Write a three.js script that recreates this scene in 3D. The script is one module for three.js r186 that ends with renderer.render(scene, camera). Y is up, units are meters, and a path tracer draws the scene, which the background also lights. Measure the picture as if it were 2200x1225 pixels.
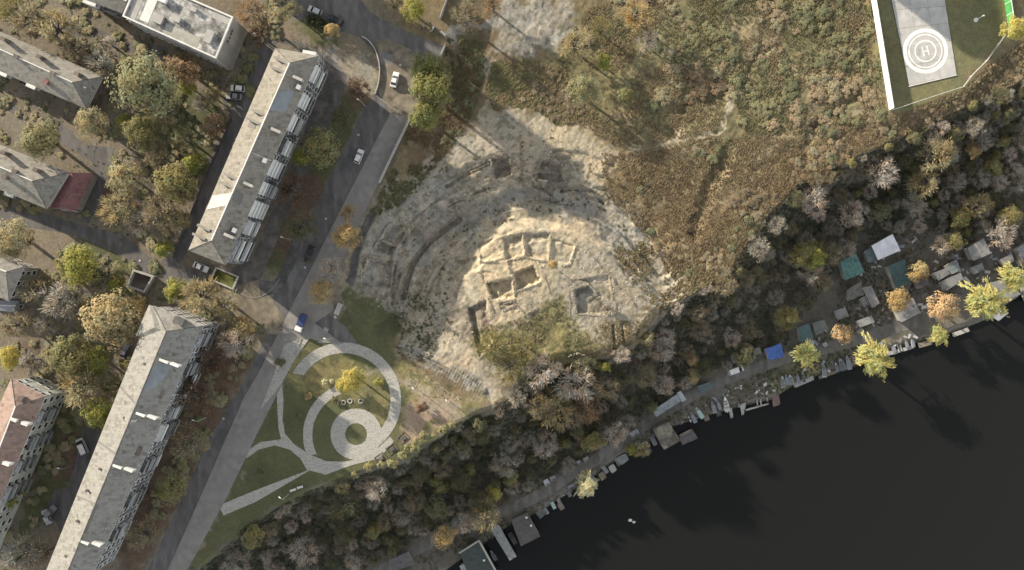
import * as THREE from 'three';
import { mergeGeometries } from 'three/addons/utils/BufferGeometryUtils.js';
import { RoundedBoxGeometry } from 'three/addons/geometries/RoundedBoxGeometry.js';
import { MarchingCubes } from 'three/addons/objects/MarchingCubes.js';

// ---------------------------------------------------------------- camera, sky, sun, exposure
const CAM_H = 235, FOCAL = 1760;                       // metres above the town; photo pixels
const scene = new THREE.Scene();
const camera = new THREE.PerspectiveCamera(2 * Math.atan(612.5 / FOCAL) * 180 / Math.PI, 1024 / 570, 1, 6000);
camera.position.set(0, CAM_H, 0); camera.up.set(0, 0, -1); camera.lookAt(0, 0, 0);
const SUN_EL = 16.6 * Math.PI / 180, SUN_DIR = [-0.795, -0.607];   // the sun stands low in the upper left of the photo
const sun = new THREE.DirectionalLight(new THREE.Color(1, 0.87, 0.69), 4.3);
sun.position.set(SUN_DIR[0] * Math.cos(SUN_EL) * 600, Math.sin(SUN_EL) * 600, SUN_DIR[1] * Math.cos(SUN_EL) * 600);
sun.castShadow = true; sun.shadow.mapSize.set(4096, 4096); sun.shadow.radius = 1.6;
Object.assign(sun.shadow.camera, { left: -260, right: 260, top: 200, bottom: -200, near: 50, far: 1300 });
scene.add(sun, sun.target);
{
  const w = 256, h = 128, d = new Float32Array(w * h * 4), sd = sun.position.clone().normalize();
  for (let j = 0; j < h; j++) for (let i = 0; i < w; i++) {
    const el = ((j + 0.5) / h - 0.5) * Math.PI, az = ((i + 0.5) / w) * 2 * Math.PI - Math.PI;   // row 0 is the bottom
    const v = new THREE.Vector3(Math.cos(el) * Math.cos(az), Math.sin(el), Math.cos(el) * Math.sin(az));
    const up = Math.max(0, v.y), k = Math.pow(1 - up, 1.5), glow = Math.pow(Math.max(0, v.dot(sd)), 10);
    const c = [0.064 + 1.02 * k + 0.3 * glow, 0.07 + 1.04 * k + 0.25 * glow, 0.084 + 1.03 * k + 0.16 * glow], o = (j * w + i) * 4;
    for (let q = 0; q < 3; q++) d[o + q] = v.y < -0.02 ? 0.05 : c[q];
    d[o + 3] = 1;
  }
  const sky = new THREE.DataTexture(d, w, h, THREE.RGBAFormat, THREE.FloatType);
  sky.mapping = THREE.EquirectangularReflectionMapping; sky.magFilter = THREE.LinearFilter; sky.needsUpdate = true;
  scene.background = sky; scene.environment = sky;
}
const renderer = new THREE.WebGLRenderer({ antialias: true });
renderer.setSize(1024, 570); renderer.toneMapping = THREE.LinearToneMapping; renderer.toneMappingExposure = 2.95;
renderer.shadowMap.enabled = true;

// ---------------------------------------------------------------- small tools
function rng(s) { return () => { s = (s + 0x6d2b79f5) | 0; let t = Math.imul(s ^ (s >>> 15), 1 | s); t = (t + Math.imul(t ^ (t >>> 7), 61 | t)) ^ t; return ((t ^ (t >>> 14)) >>> 0) / 4294967296; }; }
const R = rng(7), rr = (a, b, r = R) => a + (b - a) * r(), pick = (a, r = R) => a[Math.floor(r() * a.length)];
const clamp = (v, a, b) => Math.min(b, Math.max(a, v)), lerp = (a, b, t) => a + (b - a) * t;
const sm = (a, b, x) => { const t = clamp((x - a) / (b - a), 0, 1); return t * t * (3 - 2 * t); };
const HT = new Float32Array(65536); { const r = rng(99); for (let i = 0; i < 65536; i++) HT[i] = r(); }
function vn(x, y) {                                     // value noise 0..1
  const xi = Math.floor(x), yi = Math.floor(y), fx = x - xi, fy = y - yi, u = fx * fx * (3 - 2 * fx), v = fy * fy * (3 - 2 * fy);
  const h = (a, b) => HT[((a & 255) + ((b & 255) << 8)) & 65535];
  return lerp(lerp(h(xi, yi), h(xi + 1, yi), u), lerp(h(xi, yi + 1), h(xi + 1, yi + 1), u), v);
}
const fbm = (x, y, n = 4) => { let s = 0, a = 0.5, t = 0; for (let i = 0; i < n; i++) { s += a * vn(x, y); t += a; a *= 0.5; x = x * 2.03 + 17.1; y = y * 2.03 + 5.7; } return s / t; };
const W = (px, py, y = 0) => [(px - 1100) * (CAM_H - y) / FOCAL, (py - 612.5) * (CAM_H - y) / FOCAL];   // where a photo pixel's ray meets height y
const WL = (l, y = 0) => l.map((p) => W(p[0], p[1], y));
function inside(p, x, z) { let c = false; for (let i = 0, j = p.length - 1; i < p.length; j = i++) if ((p[i][1] > z) !== (p[j][1] > z) && x < (p[j][0] - p[i][0]) * (z - p[i][1]) / (p[j][1] - p[i][1]) + p[i][0]) c = !c; return c; }
function dseg(l, x, z, closed) {
  let m = 1e18;
  for (let i = 0; i < l.length - (closed ? 0 : 1); i++) {
    const a = l[i], b = l[(i + 1) % l.length], dx = b[0] - a[0], dz = b[1] - a[1], t = clamp(((x - a[0]) * dx + (z - a[1]) * dz) / (dx * dx + dz * dz), 0, 1);
    const ex = x - a[0] - dx * t, ez = z - a[1] - dz * t; m = Math.min(m, ex * ex + ez * ez);
  }
  return Math.sqrt(m);
}
const names = {};
function numbered(n) { const k = names[n] = (names[n] ?? -1) + 1; return k ? n + '_' + String(k).padStart(3, '0') : n; }
function tag(o, label, category, group) { o.userData = { label, category, kind: 'thing' }; if (group) o.userData.group = group; return o; }
function thing(name, label, category, group, pos) { const g = new THREE.Group(); g.name = numbered(name); scene.add(g); if (pos) g.position.set(...pos); return tag(g, label, category, group); }
function part(name, geo, m, parent) { const o = new THREE.Mesh(geo, m); o.name = name; o.castShadow = o.receiveShadow = true; parent.add(o); return o; }
function single(name, geo, m, label, category, group) { return tag(part(numbered(name), geo, m, scene), label, category, group); }
function struct(name, geo, m) { const o = part(numbered(name), geo, m, scene); o.userData = { kind: 'structure' }; return o; }
function stuff(name, label, category, o) { o.name = numbered(name); o.castShadow = o.receiveShadow = true; scene.add(o); o.userData = { label, category, kind: 'stuff' }; return o; }

// ---------------------------------------------------------------- materials
function grain(seed, lo, fine, streak = 1) {            // a tile of grey grain and patches, 1 = clean
  const n = 512, d = new Uint8Array(n * n * 4), r = rng(seed);
  for (let j = 0; j < n; j++) for (let i = 0; i < n; i++) {
    const u = i / n, w = j / n, f = (s, o) => {         // tileable: four shifted lookups blended
      const q = (a, b) => fbm(a * s + o, b * s / streak + o, 4); return lerp(lerp(q(i, j), q(i - n, j), u), lerp(q(i, j - n), q(i - n, j - n), u), w); };
    let v = 1 - lo * clamp((f(0.018, seed) - 0.3) * 1.9, 0, 1) - lo * 0.6 * f(0.09, seed + 9) - fine * r();
    v = clamp(v, 0.05, 1) * 255; const o = (j * n + i) * 4; d[o] = d[o + 1] = d[o + 2] = v; d[o + 3] = 255;
  }
  const t = new THREE.DataTexture(d, n, n); t.wrapS = t.wrapT = THREE.RepeatWrapping; t.magFilter = THREE.LinearFilter; t.minFilter = THREE.LinearMipmapLinearFilter; t.colorSpace = THREE.SRGBColorSpace; t.needsUpdate = true; return t;
}
const G_SOFT = grain(11, 0.14, 0.1), G_ROUGH = grain(23, 0.34, 0.18), G_STREAK = grain(37, 0.15, 0.14, 2), G_ROAD = grain(67, 0.26, 0.2, 3), G_STAIN = grain(51, 0.62, 0.12);
const G_SHEET = (() => {                                // weathered roofing: rows of sheets of slightly different age, rust and lichen stains
  const n = 1024, d = new Uint8Array(n * n * 4), r = rng(77), tone = [...Array(64 * 64)].map(() => 1 - 0.16 * r() * r() - (r() < 0.03 ? 0.12 : 0));
  for (let j = 0; j < n; j++) for (let i = 0; i < n; i++) {
    const t = tone[((j / n * 15) | 0) * 64 + ((i / n * 13 + (((j / n * 15) | 0) % 2) * 0.5) | 0)], u = i / n, w = j / n, f = (s, o) => { const q = (a, b) => fbm(a * s + o, b * s + o, 4); return lerp(lerp(q(i, j), q(i - n, j), u), lerp(q(i, j - n), q(i - n, j - n), u), w); };
    const st = sm(0.5, 0.72, f(0.02, 3)), li = sm(0.56, 0.68, f(0.05, 40)), edge = (j / n * 15) % 1 < 0.05 ? 0.85 : 1, v = t * edge * (1 - 0.13 * st) * (1 - 0.1 * r()), o = (j * n + i) * 4;
    d[o] = 255 * clamp(v * (1 - 0.1 * li), 0, 1); d[o + 1] = 255 * clamp(v * (1 - 0.07 * li - 0.03 * st), 0, 1); d[o + 2] = 255 * clamp(v * (1 - 0.16 * li - 0.05 * st), 0, 1); d[o + 3] = 255;
  }
  const t = new THREE.DataTexture(d, n, n); t.wrapS = t.wrapT = THREE.RepeatWrapping; t.magFilter = THREE.LinearFilter; t.colorSpace = THREE.SRGBColorSpace; t.needsUpdate = true; return t;
})();
const G_PAVE = G_SHEET.clone(); G_PAVE.repeat.set(2.6, 2.6); G_PAVE.needsUpdate = true;
const mats = {};
function mat(hex, o = {}) {
  const k = hex + JSON.stringify({ ...o, map: o.map?.id, bumpMap: undefined });
  if (!mats[k]) mats[k] = new (o.transmission ? THREE.MeshPhysicalMaterial : THREE.MeshStandardMaterial)({ color: hex, roughness: 0.9, ...o });
  return mats[k];
}
const lin = (r, g, b) => new THREE.Color().setRGB(r, g, b).getHex();
const M = {
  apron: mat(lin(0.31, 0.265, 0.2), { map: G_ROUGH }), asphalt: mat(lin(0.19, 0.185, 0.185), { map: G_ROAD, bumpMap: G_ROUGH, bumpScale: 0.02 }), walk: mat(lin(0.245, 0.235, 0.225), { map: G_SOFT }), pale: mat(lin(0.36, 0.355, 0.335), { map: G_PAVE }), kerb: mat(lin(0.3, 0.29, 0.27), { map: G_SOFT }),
  track: mat(lin(0.215, 0.2, 0.185), { map: G_ROUGH }), conc: mat(lin(0.42, 0.41, 0.39), { map: G_SOFT }), concDark: mat(lin(0.17, 0.165, 0.16), { map: G_ROUGH }), white: mat(lin(0.72, 0.72, 0.7), { map: G_SOFT }),
  plaster: mat(lin(0.33, 0.31, 0.275), { map: G_STREAK }), plasterGrey: mat(lin(0.46, 0.48, 0.5), { map: G_STAIN }), plasterGreen: mat(lin(0.5, 0.53, 0.47), { map: G_STREAK }), brick: mat(lin(0.24, 0.19, 0.165), { map: G_ROUGH }),
  roofA: mat(lin(0.225, 0.21, 0.18), { map: G_SHEET }), roofB: mat(lin(0.235, 0.23, 0.215), { map: G_SHEET }), roofC: mat(lin(0.235, 0.225, 0.2), { map: G_SHEET }), roofD: mat(lin(0.255, 0.18, 0.155), { map: G_SHEET }), roofPatch: mat(lin(0.74, 0.74, 0.71), { map: G_STAIN }), roofRed: mat(lin(0.2, 0.095, 0.095), { map: G_SHEET }), 
  glazing: mat(lin(0.26, 0.29, 0.31), { roughness: 0.3 }), glass: mat(lin(0.02, 0.024, 0.03), { roughness: 0.12 }), frame: mat(lin(0.6, 0.6, 0.58)), bark: mat(lin(0.1, 0.08, 0.06), { map: G_ROUGH }), barkPale: mat(lin(0.26, 0.23, 0.2), { map: G_ROUGH }), metal: mat(lin(0.4, 0.41, 0.42), { roughness: 0.5, metalness: 0.5 }), rubber: mat(lin(0.018, 0.018, 0.018)), stone: mat(lin(0.5, 0.45, 0.37), { map: G_ROUGH, vertexColors: true }),
  sheetBlue: mat(lin(0.25, 0.28, 0.3), { map: G_SOFT }), sheetPale: mat(lin(0.5, 0.48, 0.44), { map: G_SOFT }), sheetDark: mat(lin(0.17, 0.165, 0.155), { map: G_SOFT }), wood: mat(lin(0.24, 0.2, 0.16), { map: G_STREAK }), woodDark: mat(lin(0.09, 0.08, 0.075), { map: G_STREAK }), tarp: mat(lin(0.2, 0.22, 0.25), { map: G_SOFT }),
};
const paint = (r, g, b) => mat(lin(r, g, b), { roughness: 0.35, map: G_SOFT });

// ---------------------------------------------------------------- geometry helpers
function uvBox(g, s = 1 / 13) {                          // metres along each face, shrunk to the tile
  g = g.index ? g.toNonIndexed() : g; g.computeVertexNormals();
  const p = g.attributes.position, n = g.attributes.normal, uv = new Float32Array(p.count * 2);
  for (let i = 0; i < p.count; i++) {
    const ax = Math.abs(n.getX(i)), ay = Math.abs(n.getY(i)), az = Math.abs(n.getZ(i));
    if (ay >= ax && ay >= az) { uv[2 * i] = p.getX(i) * s; uv[2 * i + 1] = p.getZ(i) * s; } else if (ax > az) { uv[2 * i] = p.getZ(i) * s; uv[2 * i + 1] = p.getY(i) * s; } else { uv[2 * i] = p.getX(i) * s; uv[2 * i + 1] = p.getY(i) * s; }
  }
  g.setAttribute('uv', new THREE.BufferAttribute(uv, 2)); return g;
}
const flat = (tris) => { const g = new THREE.BufferGeometry(); g.setAttribute('position', new THREE.BufferAttribute(new Float32Array(tris.flat(2)), 3)); return uvBox(g); };
function area2(p) { let a = 0; for (let i = 0; i < p.length; i++) { const q = p[(i + 1) % p.length]; a += p[i][0] * q[1] - q[0] * p[i][1]; } return a; }
function prism(pts, y0, y1, holes = []) {               // upright block over a plan outline; y0 === y1 gives a sheet
  pts = area2(pts) < 0 ? pts : pts.slice().reverse(); holes = holes.map((h) => (area2(h) > 0 ? h : h.slice().reverse()));
  const v2 = (l) => l.map((p) => new THREE.Vector2(p[0], -p[1])), all = [...pts, ...holes.flat()], t = [];
  for (const f of THREE.ShapeUtils.triangulateShape(v2(pts), holes.map(v2))) {
    const [a, b, c] = f.map((i) => all[i]), up = (b[0] - a[0]) * (c[1] - a[1]) - (b[1] - a[1]) * (c[0] - a[0]) < 0, q = up ? [a, b, c] : [a, c, b];
    t.push(q.map((p) => [p[0], y1, p[1]])); if (y0 !== y1) t.push([q[0], q[2], q[1]].map((p) => [p[0], y0, p[1]]));
  }
  if (y0 !== y1) for (const l of [pts, ...holes]) for (let i = 0; i < l.length; i++) {
    const a = l[i], b = l[(i + 1) % l.length];
    t.push([[a[0], y0, a[1]], [b[0], y0, b[1]], [b[0], y1, b[1]]], [[a[0], y0, a[1]], [b[0], y1, b[1]], [a[0], y1, a[1]]]);
  }
  return flat(t);
}
function inset(q, d) {                                  // a convex outline moved inwards by d metres
  const s = area2(q) > 0 ? 1 : -1, n = q.length, L = [];
  for (let i = 0; i < n; i++) { const a = q[i], b = q[(i + 1) % n], dx = b[0] - a[0], dz = b[1] - a[1], l = Math.hypot(dx, dz); const nx = -dz / l * s, nz = dx / l * s; L.push([a[0] + nx * d, a[1] + nz * d, dx, dz]); }
  return L.map((b, i) => { const a = L[(i + n - 1) % n], den = a[2] * b[3] - a[3] * b[2], t = ((b[0] - a[0]) * b[3] - (b[1] - a[1]) * b[2]) / den; return [a[0] + a[2] * t, a[1] + a[3] * t]; });
}
function smooth(l, n = 8, closed = false) { return new THREE.CatmullRomCurve3(l.map((p) => new THREE.Vector3(p[0], 0, p[1])), closed, 'centripetal').getPoints(n * l.length).map((v) => [v.x, v.z]); }
function ribbon(l, w, y0, y1) { const a = [], b = []; l.forEach((p, i) => { const q = l[Math.max(0, i - 1)], r = l[Math.min(l.length - 1, i + 1)], dx = r[0] - q[0], dz = r[1] - q[1], k = Math.hypot(dx, dz) || 1; a.push([p[0] - dz / k * w / 2, p[1] + dx / k * w / 2]); b.push([p[0] + dz / k * w / 2, p[1] - dx / k * w / 2]); }); return prism([...a, ...b.reverse()], y0, y1); }
function box(w, h, d, x = 0, y = 0, z = 0, ry = 0, b = 0) { const g = b ? new RoundedBoxGeometry(w, h, d, 2, b) : new THREE.BoxGeometry(w, h, d); g.rotateY(ry); g.translate(x, y, z); return uvBox(g); }
function tube(a, b, r0, r1, n = 6) { const A = new THREE.Vector3(...a), B = new THREE.Vector3(...b), d = B.clone().sub(A), g = new THREE.CylinderGeometry(r1, r0, d.length(), n, 1); g.translate(0, d.length() / 2, 0); g.applyQuaternion(new THREE.Quaternion().setFromUnitVectors(new THREE.Vector3(0, 1, 0), d.normalize())); g.translate(...a); return uvBox(g); }
const join = (l) => mergeGeometries(l.map((g) => { g = g.index ? g.toNonIndexed() : g; for (const k of Object.keys(g.attributes)) if (!['position', 'normal', 'uv', 'color'].includes(k)) g.deleteAttribute(k); return g; }));

// ---------------------------------------------------------------- the lie of the land
const BANK_Y = -17, WATER_Y = -18.4;
const UP = WL([[-900, 2000], [300, 2000], [400, 1300], [430, 1215], [540, 1120], [650, 1052], [770, 1012], [870, 985], [960, 915], [1030, 880], [1090, 862], [1120, 800], [1200, 778], [1300, 768], [1360, 740], [1440, 655], [1560, 590], [1640, 470], [1720, 390], [1850, 330], [1940, 290], [2060, 230], [2200, 170], [2700, 0], [2700, -900], [-900, -900]], -1);
const EDGE = UP.slice(1, 24);
const FOOT = WL([[300, 1480], [560, 1330], [700, 1230], [820, 1170], [1000, 1095], [1180, 1005], [1300, 930], [1400, 865], [1500, 800], [1600, 745], [1680, 690], [1760, 600], [1800, 520], [1900, 470], [2020, 475], [2100, 470], [2200, 440], [2700, 300]], BANK_Y);
const BANK = [...FOOT, ...WL([[2700, 2600], [300, 2600]], BANK_Y)];
const SHORE = WL([[560, 1420], [800, 1300], [960, 1235], [1030, 1185], [1110, 1130], [1170, 1105], [1215, 1075], [1290, 1025], [1345, 985], [1400, 958], [1450, 925], [1490, 912], [1540, 897], [1600, 880], [1660, 868], [1700, 842], [1760, 815], [1830, 800], [1880, 772], [1930, 757], [2000, 738], [2080, 712], [2130, 692], [2170, 660], [2200, 640], [2700, 430]], WATER_Y);
const WATERP = [...SHORE, ...WL([[2700, 3000], [560, 3000]], WATER_Y)];
const PLINE = WL([[960, -900], [960, 60], [947, 120], [887, 262], [822, 395], [778, 470], [752, 560], [735, 645], [790, 740], [870, 800], [960, 865], [1060, 905]]);
const SITE = [...PLINE, ...WL([[1150, 862], [3000, 860], [3000, -900]])];
const HELI = WL([[1885, -200], [1918, 238], [2068, 188], [2118, 140], [2172, 62], [2190, -200]], -1);
const MOUND = WL([[1004, 645], [985, 590], [1030, 520], [1070, 480], [1140, 466], [1220, 480], [1300, 522], [1390, 600], [1440, 655], [1360, 740], [1300, 766], [1200, 776], [1120, 792], [1028, 772]], -2);
const MOAT = smooth(WL([[800, 745], [868, 655], [890, 590], [930, 530], [990, 480], [1060, 440], [1140, 420], [1230, 425], [1310, 462], [1385, 530], [1420, 575]], -3), 4);
const LINES = [
  [[[1560, 330], [1530, 390], [1515, 430], [1490, 500]], 1, -0.9, 2.6], [[[1760, 260], [1740, 300], [1730, 330]], 0.8, -0.7, 2.2], [[[1840, 210], [1790, 245], [1750, 270]], 0.8, -0.6, 2.2], [[[1450, 120], [1480, 170], [1470, 230]], 0.8, -0.7, 2.6], [[[1640, 100], [1610, 160], [1620, 220]], 0.8, -0.6, 2.6],   // trenches (down) and baulks (up): line in photo pixels, width, height
  [[[862, 640], [872, 600], [890, 555], [925, 515], [985, 470]], 1.6, -0.9], [[[905, 640], [930, 590], [965, 545], [1010, 500]], 1.2, 0.55], [[[838, 575], [852, 535], [880, 490], [930, 445], [1000, 408]], 1, 0.5], [[[1128, 392], [1150, 408], [1188, 427]], 0.8, 0.6], [[[1208, 408], [1230, 402], [1272, 410], [1300, 432]], 1, -0.9], [[[1040, 405], [1000, 420], [960, 440]], 0.8, -0.6], [[[846, 560], [844, 590], [838, 640]], 0.7, -0.6], [[[856, 590], [848, 620], [840, 655]], 0.7, -0.8], [[[945, 590], [942, 620], [948, 650]], 0.7, -0.5], [[[975, 560], [985, 585], [992, 600]], 0.8, 0.5],
  [[[1050, 350], [1020, 365], [985, 385], [960, 400]], 0.9, -0.7], [[[1195, 330], [1220, 334]], 0.7, 0.4], [[[1280, 470], [1330, 500], [1380, 560]], 0.8, 0.5], [[[1310, 545], [1360, 580], [1430, 640]], 0.7, -0.5], [[[1316, 700], [1320, 755]], 0.7, -0.7], [[[1334, 695], [1342, 748]], 0.7, -0.5], [[[870, 755], [950, 800], [1030, 855]], 1.2, -0.6], [[[890, 748], [960, 785], [1040, 840]], 1.2, 0.6], [[[830, 775], [900, 815], [980, 862]], 1, -0.5], [[[1030, 560], [1080, 565], [1095, 585]], 0.5, 0.3], [[[1040, 585], [1060, 590], [1066, 600]], 0.5, -0.3], [[[1090, 562], [1096, 580]], 0.5, 0.3],
].map(([l, w, h, e = 0.4]) => { const p = smooth(WL(l, -2), 3), o = w + e + 1; return { p, w, h, e, x0: Math.min(...p.map((q) => q[0])) - o, x1: Math.max(...p.map((q) => q[0])) + o, z0: Math.min(...p.map((q) => q[1])) - o, z1: Math.max(...p.map((q) => q[1])) + o }; });
const PITS = [   // excavated rooms: outline in photo pixels, depth, width of the edge
  [[[1054, 338], [1093, 334], [1104, 376], [1062, 386]], 1.7, 0.5], [[[1162, 339], [1200, 350], [1214, 366], [1214, 386], [1198, 395], [1150, 383]], 1.1, 0.5], [[[1148, 386], [1196, 398], [1190, 425], [1172, 420]], 0.6, 0.6],
  [[[1025, 529], [1060, 511], [1082, 556], [1034, 563]], 0.5, 0.5], [[[1080, 511], [1123, 502], [1128, 548], [1087, 561]], 0.8, 0.5], [[[1127, 502], [1182, 500], [1178, 562], [1134, 552]], 0.7, 0.5], [[[1185, 510], [1238, 528], [1224, 570], [1182, 563]], 0.5, 0.5],
  [[[1043, 607], [1100, 597], [1107, 640], [1058, 645]], 1.5, 0.5], [[[1101, 587], [1147, 569], [1164, 606], [1112, 626]], 1.7, 0.5], [[[1232, 622], [1264, 612], [1290, 640], [1318, 678], [1238, 674]], 1.3, 0.5], [[[1234, 601], [1307, 589], [1318, 650], [1290, 640], [1264, 611]], 0.5, 0.5],
  [[[980, 560], [1028, 547], [1034, 582], [996, 592]], 0.9, 0.8], [[[1004, 662], [1046, 642], [1056, 690], [1062, 735], [1030, 772], [1016, 720]], 1.5, 0.9], [[[775, 560], [842, 558], [838, 620], [776, 617]], 1.2, 0.4], [[[812, 515], [850, 530], [840, 552], [800, 540]], 0.9, 0.4],
  [[[838, 480], [880, 500], [868, 528], [826, 512]], 0.8, 0.5], [[[1070, 650], [1108, 645], [1102, 655], [1076, 664]], 0.6, 0.4], [[[1440, 302], [1482, 286], [1530, 281], [1562, 232], [1571, 190], [1500, 180], [1400, 230]], 0.8, 4],
].map(([l, d, e]) => { const p = WL(l, -2); return { p, d, e, x0: Math.min(...p.map((q) => q[0])), x1: Math.max(...p.map((q) => q[0])), z0: Math.min(...p.map((q) => q[1])), z1: Math.max(...p.map((q) => q[1])) }; });
function upland(x, z) {
  if (!inside(SITE, x, z)) return 0;
  const dp = dseg(PLINE, x, z), k = sm(0, 9, dp);
  let y = -2.3 * k + k * (fbm(x * 0.09 + 40, z * 0.09 + 9) - 0.5) * 1.1 + k * (fbm(x * 0.45, z * 0.45 + 60, 3) - 0.5) * 0.3;
  y += k * (vn(x * 1.3, z * 1.3) - 0.5) * 0.16;
  const dm = dseg(MOAT, x, z); if (dm < 17) { const w = dm + (fbm(x * 0.3 + 5, z * 0.3, 2) - 0.5) * 2.2; y -= k * (1.3 * (1 - sm(2, 3.4, w)) + 0.75 * (1 - sm(5.6, 6.4, w)) + 0.6 * (1 - sm(9.2, 9.9, w)) + 0.45 * (1 - sm(13, 13.6, w))); }   // stepped banks round the mound
  if (inside(MOUND, x, z)) y += 1.5 * sm(0, 3, dseg(MOUND, x, z, true));
  for (const q of PITS) if (x > q.x0 && x < q.x1 && z > q.z0 && z < q.z1 && inside(q.p, x, z)) y -= q.d * sm(0, q.e, dseg(q.p, x, z, true) + (vn(x * 1.6 + 7, z * 1.6) - 0.6) * 0.45) * (0.82 + 0.36 * vn(x * 0.8, z * 0.8));
  for (const q of LINES) if (x > q.x0 && x < q.x1 && z > q.z0 && z < q.z1) y += k * q.h * (1 - sm(q.w * 0.4, q.w * 0.4 + q.e, dseg(q.p, x, z) + (q.e > 1 ? (vn(x * 0.6, z * 0.6) - 0.5) * 2 : 0)));
  const dh = inside(HELI, x, z) ? 0 : x > 95 ? dseg(HELI, x, z, true) : 99;
  return dh < 6 ? lerp(-1, y, sm(0.6, 6, dh)) : y;
}
function ground(x, z) {
  if (inside(WATERP, x, z)) return WATER_Y - 0.5 - Math.min(dseg(SHORE, x, z) * 0.22, 5);
  if (inside(BANK, x, z)) return BANK_Y - 1.9 * (1 - sm(0.2, 3.6, dseg(SHORE, x, z)));
  const y = upland(x, z); if (inside(UP, x, z)) return y;
  const e = dseg(EDGE, x, z), f = dseg(FOOT, x, z), t = e / (e + f + 1e-6), b = t * (1 - t) * 4;
  return lerp(y, BANK_Y, 1 - Math.pow(1 - t, 2.3)) + b * ((fbm(x * 0.12, z * 0.12) - 0.5) * 2.2 + (fbm(x * 0.5, z * 0.5 + 8, 2) - 0.5) * 0.5);
}
function G(px, py) { let y = 0, p; for (let i = 0; i < 5; i++) { p = W(px, py, y); y = ground(p[0], p[1]); } return [p[0], y, p[1]]; }     // the spot on the land that a photo pixel shows
const GP = (l) => l.map((p) => { const g = G(p[0], p[1]); return [g[0], g[2]]; });

// ---------------------------------------------------------------- what the land is covered with (colour only)
const TX0 = -172, TX1 = 172, TZ0 = -97, TZ1 = 97, TW = 2048, TH = Math.round(TW * (TZ1 - TZ0) / (TX1 - TX0));
const css = (r, g, b) => '#' + new THREE.Color().setRGB(r, g, b).getHexString();
const cover = document.createElement('canvas'); cover.width = TW; cover.height = TH; const cx2 = cover.getContext('2d');
const rough = document.createElement('canvas'); rough.width = TW; rough.height = TH; const rx2 = rough.getContext('2d');   // r: patchiness, g: weeds, b: pebbles
const cxy = (p) => [(p[0] - TX0) / (TX1 - TX0) * TW, (p[1] - TZ0) / (TZ1 - TZ0) * TH];
function lay(l, color, g3, { open = 0, blur = 0, curve = true } = {}) {
  let p = GP(l); if (curve) p = smooth(p, 5, !open);
  for (const [c, style] of [[cx2, css(...color)], [rx2, g3]]) {
    c.filter = blur ? `blur(${blur}px)` : 'none'; c.beginPath(); p.forEach((q, i) => { const [a, b] = cxy(q); i ? c.lineTo(a, b) : c.moveTo(a, b); });
    c.lineCap = c.lineJoin = 'round';
    if (open) { c.strokeStyle = style; c.lineWidth = open / (TX1 - TX0) * TW; c.stroke(); } else { c.closePath(); c.fillStyle = style; c.fill(); }
  }
}
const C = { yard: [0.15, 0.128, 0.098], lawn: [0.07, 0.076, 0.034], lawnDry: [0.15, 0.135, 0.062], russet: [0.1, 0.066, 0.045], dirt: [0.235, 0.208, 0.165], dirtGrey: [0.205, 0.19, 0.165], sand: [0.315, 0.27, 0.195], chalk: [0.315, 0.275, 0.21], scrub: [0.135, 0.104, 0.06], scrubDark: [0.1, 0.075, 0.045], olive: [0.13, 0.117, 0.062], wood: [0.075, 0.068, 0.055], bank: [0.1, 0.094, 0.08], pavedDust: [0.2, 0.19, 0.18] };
const ps = (r, g, b) => `rgb(${r},${g},${b})`;
cx2.fillStyle = css(...C.yard); cx2.fillRect(0, 0, TW, TH); rx2.fillStyle = ps(170, 90, 40); rx2.fillRect(0, 0, TW, TH);
const B6 = { blur: 6 };
lay([[880, -60], [2300, -60], [2300, 330], [1720, 400], [1560, 600], [1430, 660], [1250, 800], [1040, 880], [740, 690], [860, 300]], C.scrub, ps(200, 170, 60), B6);
lay([[1190, 60], [1560, 10], [1860, 60], [1880, 230], [1700, 240], [1600, 330], [1400, 300], [1240, 240]], C.olive, ps(220, 220, 40), B6);
lay([[1280, 320], [1560, 290], [1700, 280], [1640, 470], [1560, 590], [1440, 650], [1400, 520], [1300, 420]], C.scrub, ps(230, 120, 40), B6);
lay([[960, 60], [1040, 20], [1110, 40], [1120, 130], [1050, 210], [1000, 300], [960, 330], [900, 380], [880, 300], [930, 190], [965, 100]], C.scrubDark, ps(180, 160, 30), B6);
lay([[1065, 40], [1090, 0], [1230, 5], [1235, 70], [1150, 112], [1080, 105]], C.dirtGrey, ps(200, 220, 160), B6);
lay([[955, 74], [1000, 62], [1050, 45], [1078, 15], [1085, -20]], C.dirtGrey, ps(120, 60, 90), { open: 3.2, blur: 2 });
lay([[1180, 40], [1120, 70], [1060, 100]], C.dirt, ps(200, 120, 120), { open: 2, blur: 4 });
lay([[1050, 110], [1060, 180], [1040, 250], [1020, 330]], C.dirt, ps(120, 80, 60), { open: 1.6, blur: 3 });
lay([[1000, 290], [1050, 230], [1120, 230], [1160, 270], [1240, 290], [1330, 320], [1300, 400], [1390, 480], [1460, 580], [1470, 650], [1380, 720], [1290, 760], [1120, 790], [1060, 870], [960, 800], [850, 740], [740, 680], [760, 520], [840, 400]], C.dirt, ps(170, 190, 150), B6);
lay([[790, 480], [850, 400], [960, 380], [1000, 440], [900, 560], [860, 700], [770, 660]], C.dirtGrey, ps(170, 190, 150), B6);
lay([[870, 640], [890, 590], [930, 530], [990, 480], [1060, 440], [1140, 425], [1230, 430], [1310, 470], [1370, 520]], C.dirtGrey, ps(150, 150, 120), { open: 8, blur: 8 });
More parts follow.
